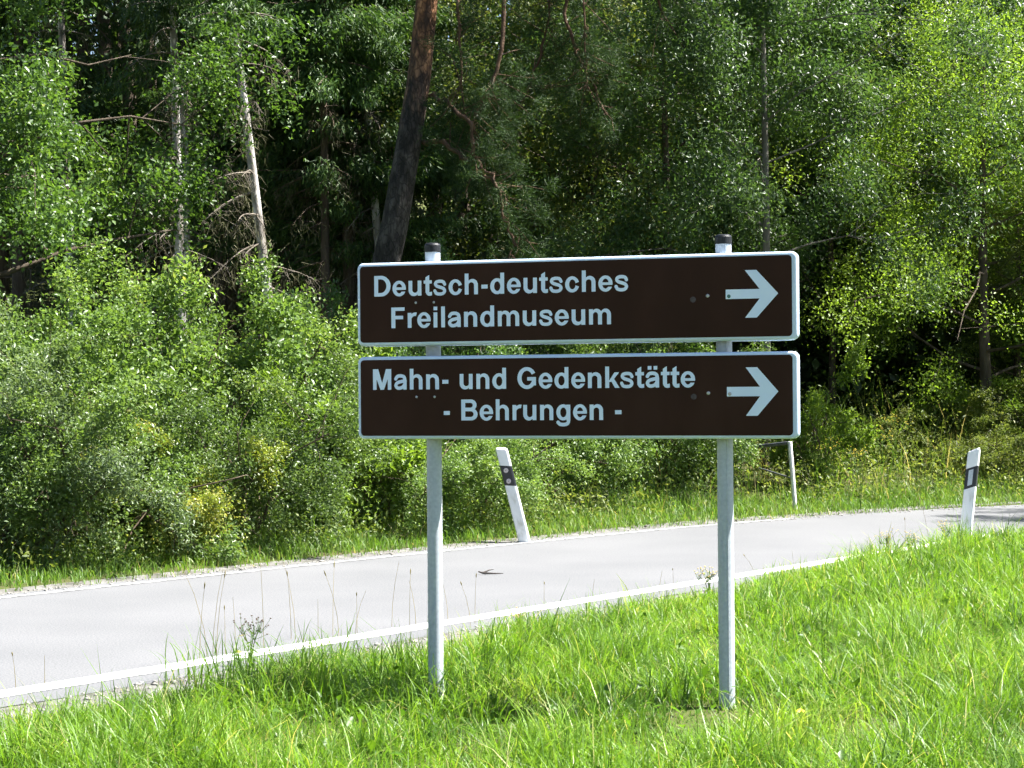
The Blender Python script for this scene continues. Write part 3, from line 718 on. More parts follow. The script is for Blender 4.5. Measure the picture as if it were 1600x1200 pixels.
def spruce(seed, H, green_lo, R_, dead=True, lean=(0, 0), trunk_r=.10, nper=26, glow=1.0):
    """straight trunk, bare dead branches low down, drooping sprays above"""
    rng = np.random.default_rng(seed); tb = MB(); n = 12
    P = lambda z: np.array([lean[0] * z, lean[1] * z, z])
    tb.tube([P(-.4 + (H + .4) * i / n) for i in range(n + 1)], [trunk_r * (1 - .93 * i / n) + .008 for i in range(n + 1)], 9)
    br = MB(); NC = []; ND = []; DC = []; DD = []
    z = 1.2
    while z < H - .3:
        for k in range(rng.integers(3, 6) if z >= green_lo - .6 else rng.integers(1, 4)):
            a = rng.uniform(0, 6.283); L = R_ * (1 - z / H) ** .75 * rng.uniform(.6, 1.15)
            if z < green_lo: L = R_ * rng.uniform(.25, .75)
            d = np.array([math.cos(a), math.sin(a), rng.uniform(-.15, .3)]); pts = [P(z)]; m_ = 6
            for i in range(m_):
                d = d + np.array([rng.normal(0, .1), rng.normal(0, .1), -.10 + .05 * i * (z > green_lo)]); d /= np.linalg.norm(d); pts.append(pts[-1] + d * L / m_)
            br.tube(pts, [.016 * (1 - .8 * i / m_) + .002 for i in range(m_ + 1)], 4, cap=False)
            A = np.array(pts)
            if z >= green_lo - .6:
                ns = int(nper * L * 12); u = rng.uniform(.12, 1, ns) * m_; i = np.minimum(u.astype(int), m_ - 1); q = A[i] + (A[i+1] - A[i]) * (u - i)[:, None]
                drop = rng.uniform(0, 1, ns) ** 1.3 * .38 * (1.1 - .5 * u / m_); side = rng.normal(0, .13, (ns, 3)); side[:, 2] = 0
                NC.append(q + side + np.stack([0 * drop, 0 * drop, -drop], 1))
                dd = np.stack([rng.normal(0, .45, ns) + d[0] * .5, rng.normal(0, .45, ns) + d[1] * .5, -.55 - drop * 1.2 + rng.normal(0, .3, ns)], 1); ND.append(dd / np.linalg.norm(dd, axis=1)[:, None])
            elif dead:
                for s_ in range(int(5 + 7 * L)):
                    u = rng.uniform(.3, 1) * m_; i = min(int(u), m_ - 1); q = A[i] + (A[i+1] - A[i]) * (u - i)
                    e = q + np.array([rng.normal(0, .12), rng.normal(0, .12), rng.uniform(-.35, .05)])
                    br.tube([q, (q + e) / 2 + rng.normal(0, .02, 3), e], [.004, .003, .0015], 3, cap=False)
                ns = int(70 * L); u = rng.uniform(.3, 1, ns) * m_; i = np.minimum(u.astype(int), m_ - 1); q = A[i] + (A[i+1] - A[i]) * (u - i)[:, None]
                DC.append(q + rng.normal(0, .10, (ns, 3)) + np.stack([np.zeros(ns), np.zeros(ns), -rng.uniform(0, .35, ns)], 1)); dd = rng.normal(0, .5, (ns, 3)); dd[:, 2] -= .8; DD.append(dd / np.linalg.norm(dd, axis=1)[:, None])
        z += rng.uniform(.22, .42)
    out = {'trunk': tb.mesh('trunk'), 'branches': br.mesh('branches')}
    if NC:
        v, f, r = needles(rng, np.concatenate(NC), np.concatenate(ND), .13, .013); out['crown'] = mesh_np('crown', v, f, 3, r)
    if DC:
        v, f, r = needles(rng, np.concatenate(DC), np.concatenate(DD), .16, .006); out['dead_sprays'] = mesh_np('dead_sprays', v, f, 3, r)
    return out

def blades(rng, P, L, w, bend, segs=3, rnd=None, az=None):
    """curved tapering blades: P (n,3) roots"""
    n = len(P); L = np.broadcast_to(L, (n,))[:, None]; w = np.broadcast_to(w, (n,))[:, None]; bend = np.broadcast_to(bend, (n,))[:, None]
    a = rng.uniform(0, 6.283, n) if az is None else az
    h = np.stack([np.cos(a), np.sin(a), 0 * a], 1); b2 = a + 1.57 + rng.normal(0, .5, n); s = np.stack([np.cos(b2), np.sin(b2), 0 * b2], 1)
    ti = rng.normal(0, .12, (n, 2)); V = []
    for k in range(segs):
        t = k / segs; c = P + h * (bend * L * t ** 1.8) + np.array([0, 0, 1.]) * (L * (t - .45 * bend * t ** 2.4)) + np.c_[ti, np.zeros(n)] * L * t
        wd = w * (1 - .55 * t) * .5; V += [c - s * wd, c + s * wd]
    t = 1.0; V.append(P + h * (bend * L) + np.array([0, 0, 1.]) * (L * (1 - .45 * bend)) + np.c_[ti, np.zeros(n)] * L)
    m_ = 2 * segs + 1; v = np.stack(V, 1).reshape(-1, 3); i = np.arange(n) * m_; f = []
    for k in range(segs - 1):
        f += [np.stack([i + 2*k, i + 2*k + 1, i + 2*k + 3], 1), np.stack([i + 2*k, i + 2*k + 3, i + 2*k + 2], 1)]
    f.append(np.stack([i + 2*segs - 2, i + 2*segs - 1, i + 2*segs], 1))
    if rnd is None: rnd = rng.uniform(0, 1, n)
    return v, np.concatenate(f), np.repeat(rnd, m_)

def scatter(rng, n, x0, x1, y0, y1):
    return np.stack([rng.uniform(x0, x1, n), rng.uniform(y0, y1, n)], 1)
def in_view(P, margin=1.6):
    return np.abs(P[:, 0]) < P[:, 1] * 0.267 + margin
def noise2(P, s, seed=0):
    r = np.random.default_rng(seed); z = 0
    for k in range(6):
        a = r.uniform(0, 6.283); fq = s * r.uniform(.6, 1.8); z = z + np.sin((P[:, 0] * math.cos(a) + P[:, 1] * math.sin(a)) * fq + r.uniform(0, 6.283))
    return z / 6

# ------------------------------------------------------------------ the lawn in front of the road
rng = np.random.default_rng(21)
parts = []
def lawn_patch(n, y0, y1, Lr, wr, seg):
    P = scatter(rng, n, -7, 10.5, y0, y1); P = P[in_view(P)]
    dn = -side_dist(P, NEAR_S); e = np.interp((P - nl0) @ du, [-2, 1.5, 4, 7.2, 8.6, 11], [.95, .85, .55, .40, .20, .15]) + .14 * noise2(P, 3.0, 3) + .08 * noise2(P, 11.0, 4)
    keep = (dn > e) & (rng.uniform(0, 1, len(P)) < np.clip((dn - e) / .28 + .06, 0, 1)); P = P[keep]; dn = (dn - e)[keep]
    tall = np.clip(1 + .8 * noise2(P, 2.2, 7) + 1.2 * noise2(P, 9.0, 8), .3, 2.0)
    L = rng.uniform(*Lr, len(P)) * tall * np.clip(np.interp((P - nl0) @ du, [7, 9], [.32, .7]) + dn * .75, .3, 1.0); L *= np.where(rng.uniform(0, 1, len(P)) < .05, 1.4, 1)
    L = L * np.clip(np.hypot((P[:, 0] - 1.0) / .5, (P[:, 1] - 8.75) / .6), .55, 1)
    z = terrain(P[:, 0], P[:, 1])
    rn = np.clip(.42 + .36 * noise2(P, 3.1, 9) + .40 * noise2(P, 9, 19) + rng.normal(0, .17, len(P)), 0, .89); rn = np.where(rng.uniform(0, 1, len(P)) < .05 + .25 * np.exp(-dn * 2.5) + .25 * np.clip(noise2(P, 1.7, 77) - .25, 0, 1), rng.uniform(.88, 1, len(P)), rn)
    return blades(rng, np.c_[P, z - .01], L, rng.uniform(*wr, len(P)), rng.uniform(.15, 1.25, len(P)), seg, rn)
for args in ((190000, 6.6, 12.0, (.10, .25), (.0038, .0080), 3), (150000, 12.0, 18.0, (.10, .24), (.005, .0095), 3), (90000, 18.0, 27.0, (.10, .25), (.008, .014), 2)):
    parts.append(lawn_patch(*args))
def join_parts(parts):
    o = 0; V = []; F = []; R = []
    for v, f, r in parts: V.append(v); F.append(f + o); R.append(r); o += len(v)
    return np.concatenate(V), np.concatenate(F), np.concatenate(R)
# broad low leaves (clover, dandelion, plantain) among the blades
P = scatter(rng, 9000, -4, 7, 6.6, 16); P = P[in_view(P, .8)]; dn = -side_dist(P, NEAR_S); cl = noise2(P, 2.6, 31) + rng.normal(0, .2, len(P)); P = P[(dn > 1.5) & (cl > .22)]
C = np.c_[P, terrain(P[:, 0], P[:, 1]) + rng.uniform(.03, .15, len(P))]
parts.append(leaves(rng, C, .055, None, .9, .6, rnd=rng.uniform(0, .4, len(C))))
v, f, r = join_parts(parts)
obj('lawn_grass', mesh_np('lawn_grass', v, f, 3, r), M['lawn'], kind='stuff', label='long bright green grass of the near verge around the sign posts', cat='grass')

# taller dark tufts round the left post and along the verge edge
rng = np.random.default_rng(22); parts = []
tf = [(-.62, 9.55, 110, .40)] + [(x, y, 90, .34) for x, y in ((-.95, 9.62), (-1.2, 9.75), (-.45, 9.5), (-1.45, 9.9), (.02, 9.45), (-.2, 9.6))] + [(.75, 9.05, 34, .26), (1.25, 8.9, 26, .28), (-1.75, 10.7, 26, .36), (-1.1, 11.6, 18, .34)]
for x, y, n_, L in tf:
    P = np.c_[rng.normal(x, .14, n_), rng.normal(y, .10, n_)]; parts.append(blades(rng, np.c_[P, terrain(P[:, 0], P[:, 1])], rng.uniform(.55, 1.15, n_) * L, rng.uniform(.004, .009, n_), rng.uniform(.1, .9, n_), 4, rng.uniform(0, .4, n_)))
v, f, r = join_parts(parts)
obj('tall_grass', mesh_np('tall_grass', v, f, 3, r), M['lawn'], kind='stuff', label='taller dark tufts of grass at the foot of the posts', cat='grass')

# thin seed stalks standing along the edge of the asphalt
rng = np.random.default_rng(23); mb = MB()
for px, py, hp in [(312, 1020, 105), (325, 1025, 150), (332, 1022, 135), (338, 1018, 120), (352, 1010, 60), (368, 1005, 75), (412, 1000, 140), (455, 985, 90), (462, 985, 120), (497, 975, 40), (520, 985, 100), (530, 985, 90), (555, 980, 60), (558, 975, 48),
                   (612, 965, 90), (640, 975, 80), (650, 965, 60), (700, 955, 60), (735, 965, 55), (742, 960, 62), (850, 950, 40), (925, 935, 32), (1030, 915, 25), (1052, 910, 22), (1180, 890, 24), (1240, 880, 22), (25, 1070, 50), (70, 1062, 40), (1415, 850, 40), (1452, 850, 70)]:
    g = on_ground(px, py + 14); g = np.array([g[0], g[1], gz(g[0], g[1])]); Hh = (hp + 14) * g[1] / FPX; lx, ly = rng.normal(0, .12, 2) * Hh
    q = [g + np.array([lx * t * t, ly * t * t, Hh * t]) for t in (0, .35, .7, 1)]
    mb.tube(q, [.0022, .0018, .0014, .001], 3, cap=False)
    if rng.uniform() < .6:
        mb.tube([q[-1] - (q[-1] - q[-2]) * .1, q[-1] + (q[-1] - q[-2]) * .08, q[-1] + (q[-1] - q[-2]) * .22], [.002, .0045, .001], 4, cap=False)
me = mb.mesh('seed_stalks'); a = me.attributes.new('rnd', 'FLOAT', 'POINT'); a.data.foreach_set('value', np.random.default_rng(1).uniform(0, .7, len(me.vertices)).astype(np.float32))
obj('seed_stalk_grass', me, M['dry'], kind='stuff', label='thin dry seed stalks standing along the near edge line', cat='grass')

# verge beyond the road: short green strip, then tall mixed weeds
rng = np.random.default_rng(24); parts = []
P = scatter(rng, 260000, -9, 13, 13, 33); P = P[in_view(P, 2)]; df = side_dist(P, FAR_S)
e = .10 + .12 * noise2(P, 4, 41)
k_ = (df > e) & (df < 1.9) & (rng.uniform(0, 1, len(P)) < np.clip((df - e) / .35 + .12, 0, 1)); Q = P[k_]; d_ = df[k_]
L = rng.uniform(.08, .20, len(Q)) * np.clip(.45 + d_ * .9, .4, 1.9) * (1 + .4 * noise2(Q, 2.5, 42))
rn = np.clip(.4 + .2 * noise2(Q, 2.1, 43) + rng.normal(0, .2, len(Q)), 0, 1)
parts.append(blades(rng, np.c_[Q, terrain(Q[:, 0], Q[:, 1]) - .01], L, rng.uniform(.007, .013, len(Q)), rng.uniform(.1, .9, len(Q)), 2, rn))
v, f, r = join_parts(parts)
obj('verge_grass', mesh_np('verge_grass', v, f, 3, r), M['verge'], kind='stuff', label='strip of short grass between the road and the bushes', cat='grass')

parts = []; parts2 = []
P = scatter(rng, 40000, -9, 14, 14, 36); P = P[in_view(P, 2)]; df = side_dist(P, FAR_S)
right = P[:, 0] - .10 * P[:, 1] > 0.6
k_ = (df > .9) & np.where(right, df < 5.0, df < 2.6) & ((np.hypot((P[:, 0] - 3.1) / 1.2, P[:, 1] - 24.5) > 1) | (rng.uniform(0, 1, len(P)) < .12)); Q = P[k_]; ri = right[k_]; d_ = df[k_]
Hh = rng.uniform(.3, .75, len(Q)) * np.where(ri, np.clip(.6 + .36 * (d_ - .9), .6, 1.75), np.clip(.4 + .5 * (d_ - .9), .4, 1.1)) * (1 + .3 * noise2(Q, 1.5, 51)); Zq = terrain(Q[:, 0], Q[:, 1])
m1 = rng.uniform(0, 1, len(Q)) < .45
parts.append(blades(rng, np.c_[Q, Zq][m1], Hh[m1] * 1.25, rng.uniform(.007, .013, m1.sum()), rng.uniform(.1, .7, m1.sum()), 3, np.clip(.55 + .2 * noise2(Q[m1], 1.4, 52) + .15 * ri[m1] + rng.normal(0, .25, m1.sum()), 0, 1)))
v, f, r = join_parts(parts)
obj('weed_grass', mesh_np('weed_grass', v, f, 3, r), M['verge'], kind='stuff', label='tall yellowing grass and stems at the foot of the thicket', cat='grass')
W_ = np.c_[Q, Zq][~m1]; wh = Hh[~m1]; nl = 9
C = np.repeat(W_, nl, 0) + np.c_[rng.normal(0, .07, (len(W_) * nl, 2)), np.repeat(wh, nl) * rng.uniform(.15, 1.05, len(W_) * nl)]
v, f, r = leaves(rng, C, .065, None, .5, .42)
obj('undergrowth', mesh_np('undergrowth', v, f, 3, r), M['leaf_olive'], kind='stuff', label='leafy weeds and nettles growing in front of the bushes', cat='undergrowth')

# gravel and broken edge along the far side, grit beside the near line
rng = np.random.default_rng(25)
ico = np.array([(0, 0, 1), (.9, 0, .3), (.28, .85, .3), (-.72, .53, .3), (-.72, -.53, .3), (.28, -.85, .3), (0, 0, -.6)]); icf = [(0, i, i % 5 + 1) for i in range(1, 6)] + [(6, i % 5 + 1, i) for i in range(1, 6)]
def stones(P, size):
    n = len(P); s = (rng.lognormal(0, .45, n) * size)[:, None, None]; a = rng.uniform(0, 6.283, n); ca, sa = np.cos(a), np.sin(a)
    V = np.repeat(ico[None], n, 0) * rng.uniform(.6, 1.25, (n, 7, 1)) * s
    V = np.stack([V[..., 0] * ca[:, None] - V[..., 1] * sa[:, None], V[..., 0] * sa[:, None] + V[..., 1] * ca[:, None], V[..., 2] * .7], -1) + P[:, None, :]
    F = (np.arange(n) * 7)[:, None, None] + np.array(icf)[None]
    return V.reshape(-1, 3), F.reshape(-1, 3)
P = scatter(rng, 90000, -8, 12, 12, 30); P = P[in_view(P, 1.5)]; df = side_dist(P, FAR_S); wv = .14 + .12 * noise2(P, 2.5, 61) + np.where(np.abs(P[:, 0] - 4.9) < 1.3, .25, 0)
Q = P[(df > -.03) & (df < wv)]
P2 = scatter(rng, 60000, -7, 4, 8, 20); P2 = P2[in_view(P2, 1.5)]; dn = -side_dist(P2, NEAR_S); P2 = P2[(dn > .30) & (dn < .62 + .15 * noise2(P2, 3, 62)) & (rng.uniform(0, 1, len(P2)) < .8)]
A, fa = stones(np.c_[Q, terrain(Q[:, 0], Q[:, 1]) + .006], .011); B, fb = stones(np.c_[P2, terrain(P2[:, 0], P2[:, 1]) + .004], .009)
obj('gravel', mesh_np('gravel', np.concatenate([A, B]), np.concatenate([fa, fb + len(A)]), 3), M['gravel'], kind='stuff', label='loose grey gravel along both road edges', cat='gravel')
mb = MB()
cl = []
for px, py in ((1152, 817), (1160, 816), (1176, 815), (1250, 809), (1262, 808), (905, 838), (960, 832), (1010, 827), (1060, 822)):
    g = on_ground(px, py); cl.append((g[0], g[1] + .12, .02))
v, f = stones(np.array(cl), .016); obj('soil_clods', mesh_np('soil_clods', v, f, 3), M['stick'], kind='stuff', label='dark crumbs of earth on the far road edge', cat='soil')

# ------------------------------------------------------------------ shrubs
SH = [shrub(101, 2.6, 2.5, 40000, .046), shrub(102, 2.6, 2.7, 44000, .042), shrub(103, 2.6, 2.4, 28000, .060, 7, .5)]
SG = shrub(104, 2.4, 2.3, 42000, .046, 10, .36)
SA = shrub(105, 2.0, 1.5, 8000, .085, 5, .36)
for s in SH + [SG, SA]: s[1].materials.append(M['twig_brown'])
def dress(o, mat):
    """shared mesh data, own material"""
    if len(o.data.materials) == 0: o.data.materials.append(None)
    o.material_slots[0].link = 'OBJECT'; o.material_slots[0].material = mat
    return o
def put_shrub(px, Y, h, w, src, label, mat=None, name='shrub', rot=None, cat='shrub'):
    X = float(at(px, 600, Y)[0]); z = gz(X, Y); base = {id(SG): (2.4, 2.3), id(SA): (2.0, 1.5)}.get(id(src), (2.6, 2.5))
    t = thing(name, label, cat, (X, Y, z - .05), rot if rot is not None else (px * 1.7 + Y) % 6.28, (w / base[1], w / base[1], h / base[0]), 'bushes and saplings beyond the road')
    dress(obj('foliage', src[0], None, t, kind='stuff'), mat or M['leaf_grey' if src is SG else 'leaf_bright' if src is SA else 'leaf_shrub']); obj('stems', src[1], None, t, kind='stuff')
    return t
put_shrub(-10, 17.7, 2.3, 2.4, SG, 'greyish green willowy bush at the left picture edge above the road')
put_shrub(125, 18.2, 2.3, 2.3, SH[0], 'glossy small-leaved bush next to the greyish willowy one')
put_shrub(275, 18.5, 1.5, 1.5, SH[2], 'low yellow-leaved bush in front of the thicket', M['leaf_yellow'])
put_shrub(365, 19.3, 2.2, 2.3, SH[1], 'round green bush between the yellow-leaved bush and the bright sapling')
put_shrub(515, 20.5, 2.0, 1.3, SA, 'bright green ash sapling left of the lower sign panel', name='sapling', cat='sapling')
put_shrub(455, 20.8, 1.6, 1.8, SH[0], 'low dark bush left of the bright ash sapling')
put_shrub(610, 21.2, 1.9, 2.0, SH[2], 'bush behind the left sign post')
put_shrub(735, 22.3, 1.9, 2.0, SH[1], 'bush behind the leaning delineator post')
put_shrub(880, 24.9, 2.5, 2.3, SH[0], 'bush with a dark hollow under it right of the leaning delineator')
put_shrub(1010, 26.0, 2.7, 2.4, SH[1], 'bush under the arrow ends of the sign, beside the right post')
put_shrub(1075, 27.2, 2.3, 1.7, SH[2], 'bush directly behind the right sign post')
put_shrub(40, 20.6, 3.2, 3.2, SH[1], 'tall bush below the oak at the left picture edge')
put_shrub(205, 21.2, 3.2, 3.1, SH[2], 'tall bush below the twin pale spruce trunks')
put_shrub(345, 22.2, 3.1, 2.9, SH[0], 'tall bush at the foot of the leaning pale spruce trunk')
put_shrub(470, 25.0, 2.6, 2.6, SH[1], 'shaded bush in the dark gap left of the upper sign panel')
put_shrub(625, 24.2, 3.5, 2.7, SH[0], 'tall bush at the foot of the pine trunk', M['leaf_ash'])
put_shrub(760, 25.8, 3.0, 2.7, SH[2], 'bush showing above the upper panel near the left post')
put_shrub(900, 26.8, 3.1, 2.9, SH[1], 'bush showing above the middle of the upper panel', M['leaf_oak'])
put_shrub(1030, 28.0, 3.0, 2.7, SH[0], 'bush showing above the upper panel left of the right post')
put_shrub(1272, 26.8, 2.0, 1.1, SA, 'bright sapling just right of the lower sign panel', name='sapling', cat='sapling')
put_shrub(1555, 30.5, 1.7, 2.0, SH[1], 'bright green bush behind the upright delineator', M['leaf_bright'])
put_shrub(1425, 29.6, 1.1, 1.7, SH[2], 'low yellowish bush in front of the dark hollow', M['leaf_olive'])
put_shrub(1530, 28.6, 1.1, 1.8, SH[0], 'low olive bush directly behind the upright delineator', M['leaf_olive'])
put_shrub(1650, 29.5, 1.9, 2.3, SH[2], 'olive bush at the right picture edge', M['leaf_olive'])

# ------------------------------------------------------------------ broadleaf trees
T_OAK = tree(201, 9.0, 2.2, 3.0, 62000, .074, .17, 15, .6, jit=.16, clump=.6)
T_ASH = tree(202, 10.5, 2.6, 2.5, 66000, .080, .06, 18, .38, jit=.17, clump=.55)
T_ASH2 = tree(203, 9.0, 2.0, 2.4, 60000, .076, .07, 16, .42, (.05, 0), jit=.17, clump=.6)
T_LIME = tree(204, 10.0, 1.8, 3.0, 84000, .072, .14, 22, .62, jit=.22, clump=.9)
def put_tree(px, Y, src, mat, bark, label, s=1.0, rot=0.0, name='broadleaf_tree', dz=0.0, X=None):
    X = float(at(px, 600, Y)[0]) if X is None else X
    t = thing(name, label, 'tree', (X, Y, gz(X, Y) - .1 + dz), rot, s, 'trees at the forest edge')
    dress(obj('crown', src[0], None, t, kind='stuff'), M[mat]); dress(obj('trunk', src[1], None, t), M[bark])
    return t
put_tree(-100, 22.0, T_OAK, 'leaf_oak', 'bark_brown', 'broad-leaved oak reaching in from the left picture edge', .92, 0.4, 'oak_tree')
put_tree(1195, 28.2, T_ASH, 'leaf_ash', 'bark_ash', 'slender pale-stemmed ash rising above the right sign post', 1.0, 1.0, 'ash_tree')
put_tree(1050, 30.2, T_ASH2, 'leaf_ash', 'bark_brown', 'thin ash between the pine branches and the pale-stemmed ash', 1.05, 4.0, 'ash_tree')
put_tree(1300, 32.4, T_ASH2, 'leaf_ash', 'bark_brown', 'dark ash behind the right end of the sign', .85, 2.2, 'ash_tree')
put_tree(1540, 30.6, T_LIME, 'leaf_bright', 'bark_brown', 'round bright crown in the upper right corner', 0.74, 0.5)
put_tree(1590, 32.0, T_OAK, 'leaf_olive', 'bark_brown', 'yellowish broad-leaved tree at the right picture edge below the round crown', .50, 1.2)
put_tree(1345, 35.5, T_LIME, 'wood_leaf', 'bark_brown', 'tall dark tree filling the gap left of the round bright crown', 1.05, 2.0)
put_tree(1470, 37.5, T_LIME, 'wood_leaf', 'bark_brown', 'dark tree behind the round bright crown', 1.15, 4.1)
put_tree(0, 32.3, T_LIME, 'leaf_ash', 'bark_brown', 'added shade tree at the right picture edge behind the round bright crown', .64, 0.9, X=10.4)  # added tree, stands here to shade the low foliage and hollow to its left
put_tree(930, 33.0, T_LIME, 'leaf_olive', 'bark_brown', 'yellow-green tree behind the hanging pine branches', .95, 5.0)

# ------------------------------------------------------------------ spruces
def put_spruce(px, py, px2, py2, Y, src, label, w, name='spruce_tree', rot=0.0):
    """stands so that its trunk passes through the two picture points"""
    p_, q_ = at(px2, py2, Y), at(px, py, Y); k = (q_[0] - p_[0]) / (q_[2] - p_[2])
    z = gz(p_[0], Y); X = p_[0] + k * (z - p_[2])
    t = thing(name, label, 'tree', (X, Y, z), 0, None, 'trees at the forest edge')
    t.rotation_euler = (0, math.atan(k), 0)
    for key, mat in (('trunk', 'bark_grey' if w else 'bark_brown'), ('branches', 'twig_pale' if w else 'twig_brown'), ('crown', 'needle_spruce'), ('dead_sprays', 'lichen')):
        if key in src: dress(obj(key, src[key], None, t, kind=None if key == 'trunk' else 'stuff'), M[mat])
    return t
S1 = spruce(301, 15, 6.6, 1.5, trunk_r=.075); S2 = spruce(302, 14, 5.9, 1.6, trunk_r=.075); S3 = spruce(303, 14, 3.0, 2.6, trunk_r=.12, nper=34)
put_spruce(273, 110, 280, 380, 29.0, S1, 'left one of the twin pale spruce trunks behind the oak', True)
put_spruce(287, 110, 290, 380, 29.8, S2, 'right one of the twin pale spruce trunks behind the oak', True)
put_spruce(362, 0, 409, 385, 28.0, S1, 'pale spruce with a leaning trunk and bare dead branches', True)
put_spruce(506, 100, 508, 390, 30.0, S2, 'brown-trunked spruce left of the pine', False)
put_spruce(548, 160, 549, 330, 32.0, S1, 'thin pale spruce trunk half way between brown trunk and pine', True)
put_spruce(580, 240, 588, 345, 30.6, S2, 'thin pale spruce trunk next to the pine', True)
put_spruce(100, 140, 108, 350, 31.0, S1, 'pale spruce trunk behind the oak crown at the left', True)
put_spruce(545, 0, 545, 300, 31.0, S3, 'full green spruce behind the brown trunk', False)
put_spruce(610, 0, 612, 300, 31.8, S3, 'full green spruce directly behind the pine trunk', False)
put_spruce(345, 0, 345, 300, 33.0, S3, 'full green spruce between the twin trunks and the leaning trunk', False, rot=2.0)
put_spruce(30, 0, 30, 300, 32.0, S3, 'dark full spruce behind the oak at the left picture edge', False)
put_spruce(450, 0, 450, 300, 32.0, S3, 'full green spruce behind the leaning pale trunk', False)

# ------------------------------------------------------------------ the pine
rng = np.random.default_rng(77); pY = 25.0
tp = [at(598, 430, pY), at(615, 362, pY), at(636, 240, pY), at(655, 120, pY), at(667, 0, pY), at(676, -120, pY), at(684, -300, pY), at(690, -520, pY)]
gb = np.array([tp[0][0] - .12, pY, gz(tp[0][0] - .12, pY) - .1])
pine = thing('pine_tree', 'thick dark pine trunk leaning behind the left sign post, orange higher up', 'tree', tuple(gb))
L_ = lambda p_: np.array(p_) - gb
b = MB(); b.tube([(0, 0, 0)] + [L_(p_) for p_ in tp], [.24, .19, .178, .165, .153, .143, .135, .12, .09], 16); obj('trunk', b.mesh('trunk'), M['bark_pine'], pine)
BR = [  # picture points and depths of the hanging branches
 ([(672, 150, 25), (700, 158, 24.7), (722, 178, 24.4), (742, 205, 24.3), (738, 245, 24.2), (765, 275, 24.1), (782, 300, 24.0), (786, 335, 24), (805, 385, 24)], .030),
 ([(662, 222, 25), (690, 222, 24.6), (720, 240, 24.3), (748, 268, 24.2), (776, 290, 24.1)], .036),
 ([(790, -60, 24.3), (788, 60, 24.2), (772, 130, 24.2), (745, 175, 24.2), (738, 215, 24.2), (742, 250, 24.2)], .030),
 ([(720, -60, 24.6), (716, 30, 24.5), (722, 110, 24.5), (718, 140, 24.5)], .022),
 ([(886, -60, 25.4), (884, 40, 25.3), (905, 90, 25.3), (925, 130, 25.2), (948, 180, 25.2)], .026),
 ([(910, -60, 25.0), (914, 60, 25.0), (918, 140, 25.0)], .016),
 ([(800, 390, 24), (790, 420, 24)], .012),
 ([(1030, -60, 26), (1028, 10, 26), (1052, 48, 26)], .022),
 ([(850, 60, 25.5), (830, 130, 25.5), (812, 165, 25.5)], .020),
 ([(676, -200, 25), (760, -220, 24.6), (860, -190, 24.8), (960, -150, 25.4), (1050, -100, 26)], .06),
 ([(680, -260, 25), (720, -200, 24.4), (788, -140, 24.3), (790, -60, 24.3)], .05),
 ([(676, -150, 25), (700, -120, 24.6), (720, -60, 24.6)], .035),
 ([(860, -190, 24.8), (886, -60, 25.4)], .035), ([(870, -180, 24.8), (910, -60, 25.0)], .028), ([(1050, -100, 26), (1030, -60, 26)], .025),
 ([(860, -190, 24.8), (868, -40, 25.4), (850, 60, 25.5)], .026)]
NC = []; ND = []; tw = MB()
for pts, r0 in BR:
    A0 = np.array([L_(at(*p_)) for p_ in pts]); u_ = np.linspace(0, len(A0) - 1, 4 * len(A0)); A = np.stack([np.interp(u_, np.arange(len(A0)), A0[:, k]) for k in range(3)], 1)
    for _ in range(2): A[1:-1] = (A[:-2] + 2 * A[1:-1] + A[2:]) / 4
    A[1:-1] += rng.normal(0, r0 * .55, (len(A) - 2, 3)); n_ = len(A)
    bo = MB(); bo.tube(list(A), [1.05 * r0 * (1 - .5 * i / (n_ - 1)) for i in range(n_)], 7, cap=True)
    obj('branch', bo.mesh('branch'), M['bark_orange'], pine)
    Ls = np.linalg.norm(np.diff(A, axis=0), axis=1).sum()
    for k in range(int(Ls * 9) + 3):
        u = rng.uniform(.15, 1) * (n_ - 1); i = min(int(u), n_ - 2); q = A[i] + (A[i+1] - A[i]) * (u - i)
        d = rng.normal(0, .6, 3); d[0] += .35; d[1] = abs(d[1]) * (1 if rng.uniform() < .8 else -1); d[2] -= .15; d /= np.linalg.norm(d); l = rng.uniform(.25, .75)
        e = q + d * l + np.array([0, 0, -.1 * l]); mid = (q + e) / 2 + rng.normal(0, .04, 3)
        tw.tube([q, mid, e], [.007, .005, .003], 4, cap=False)
        for c_ in (e, mid + rng.normal(0, .05, 3), e + rng.normal(0, .1, 3)):
            m_ = 80; dd = rng.normal(0, 1, (m_, 3)) + d * .5; dd /= np.linalg.norm(dd, axis=1)[:, None]
            NC.append(c_ + dd * rng.uniform(0, .05, (m_, 1)) + rng.normal(0, .045, (m_, 3))); ND.append(dd)
obj('twigs', tw.mesh('twigs'), M['bark_orange'], pine, kind='stuff')
# upper crown, mostly above the picture
top = L_(tp[-1]); 
for k in range(170):
    c_ = top + np.array([rng.normal(.4, 1.3), rng.normal(0, 1.2), rng.uniform(-1.2, 2.2)]); m_ = 90
    dd = rng.normal(0, 1, (m_, 3)); dd /= np.linalg.norm(dd, axis=1)[:, None]; NC.append(c_ + rng.normal(0, .15, (m_, 3))); ND.append(dd)
v, f, r = needles(rng, np.concatenate(NC), np.concatenate(ND), .085, .004)
obj('crown', mesh_np('crown', v, f, 3, r), M['needle_pine'], pine, kind='stuff')

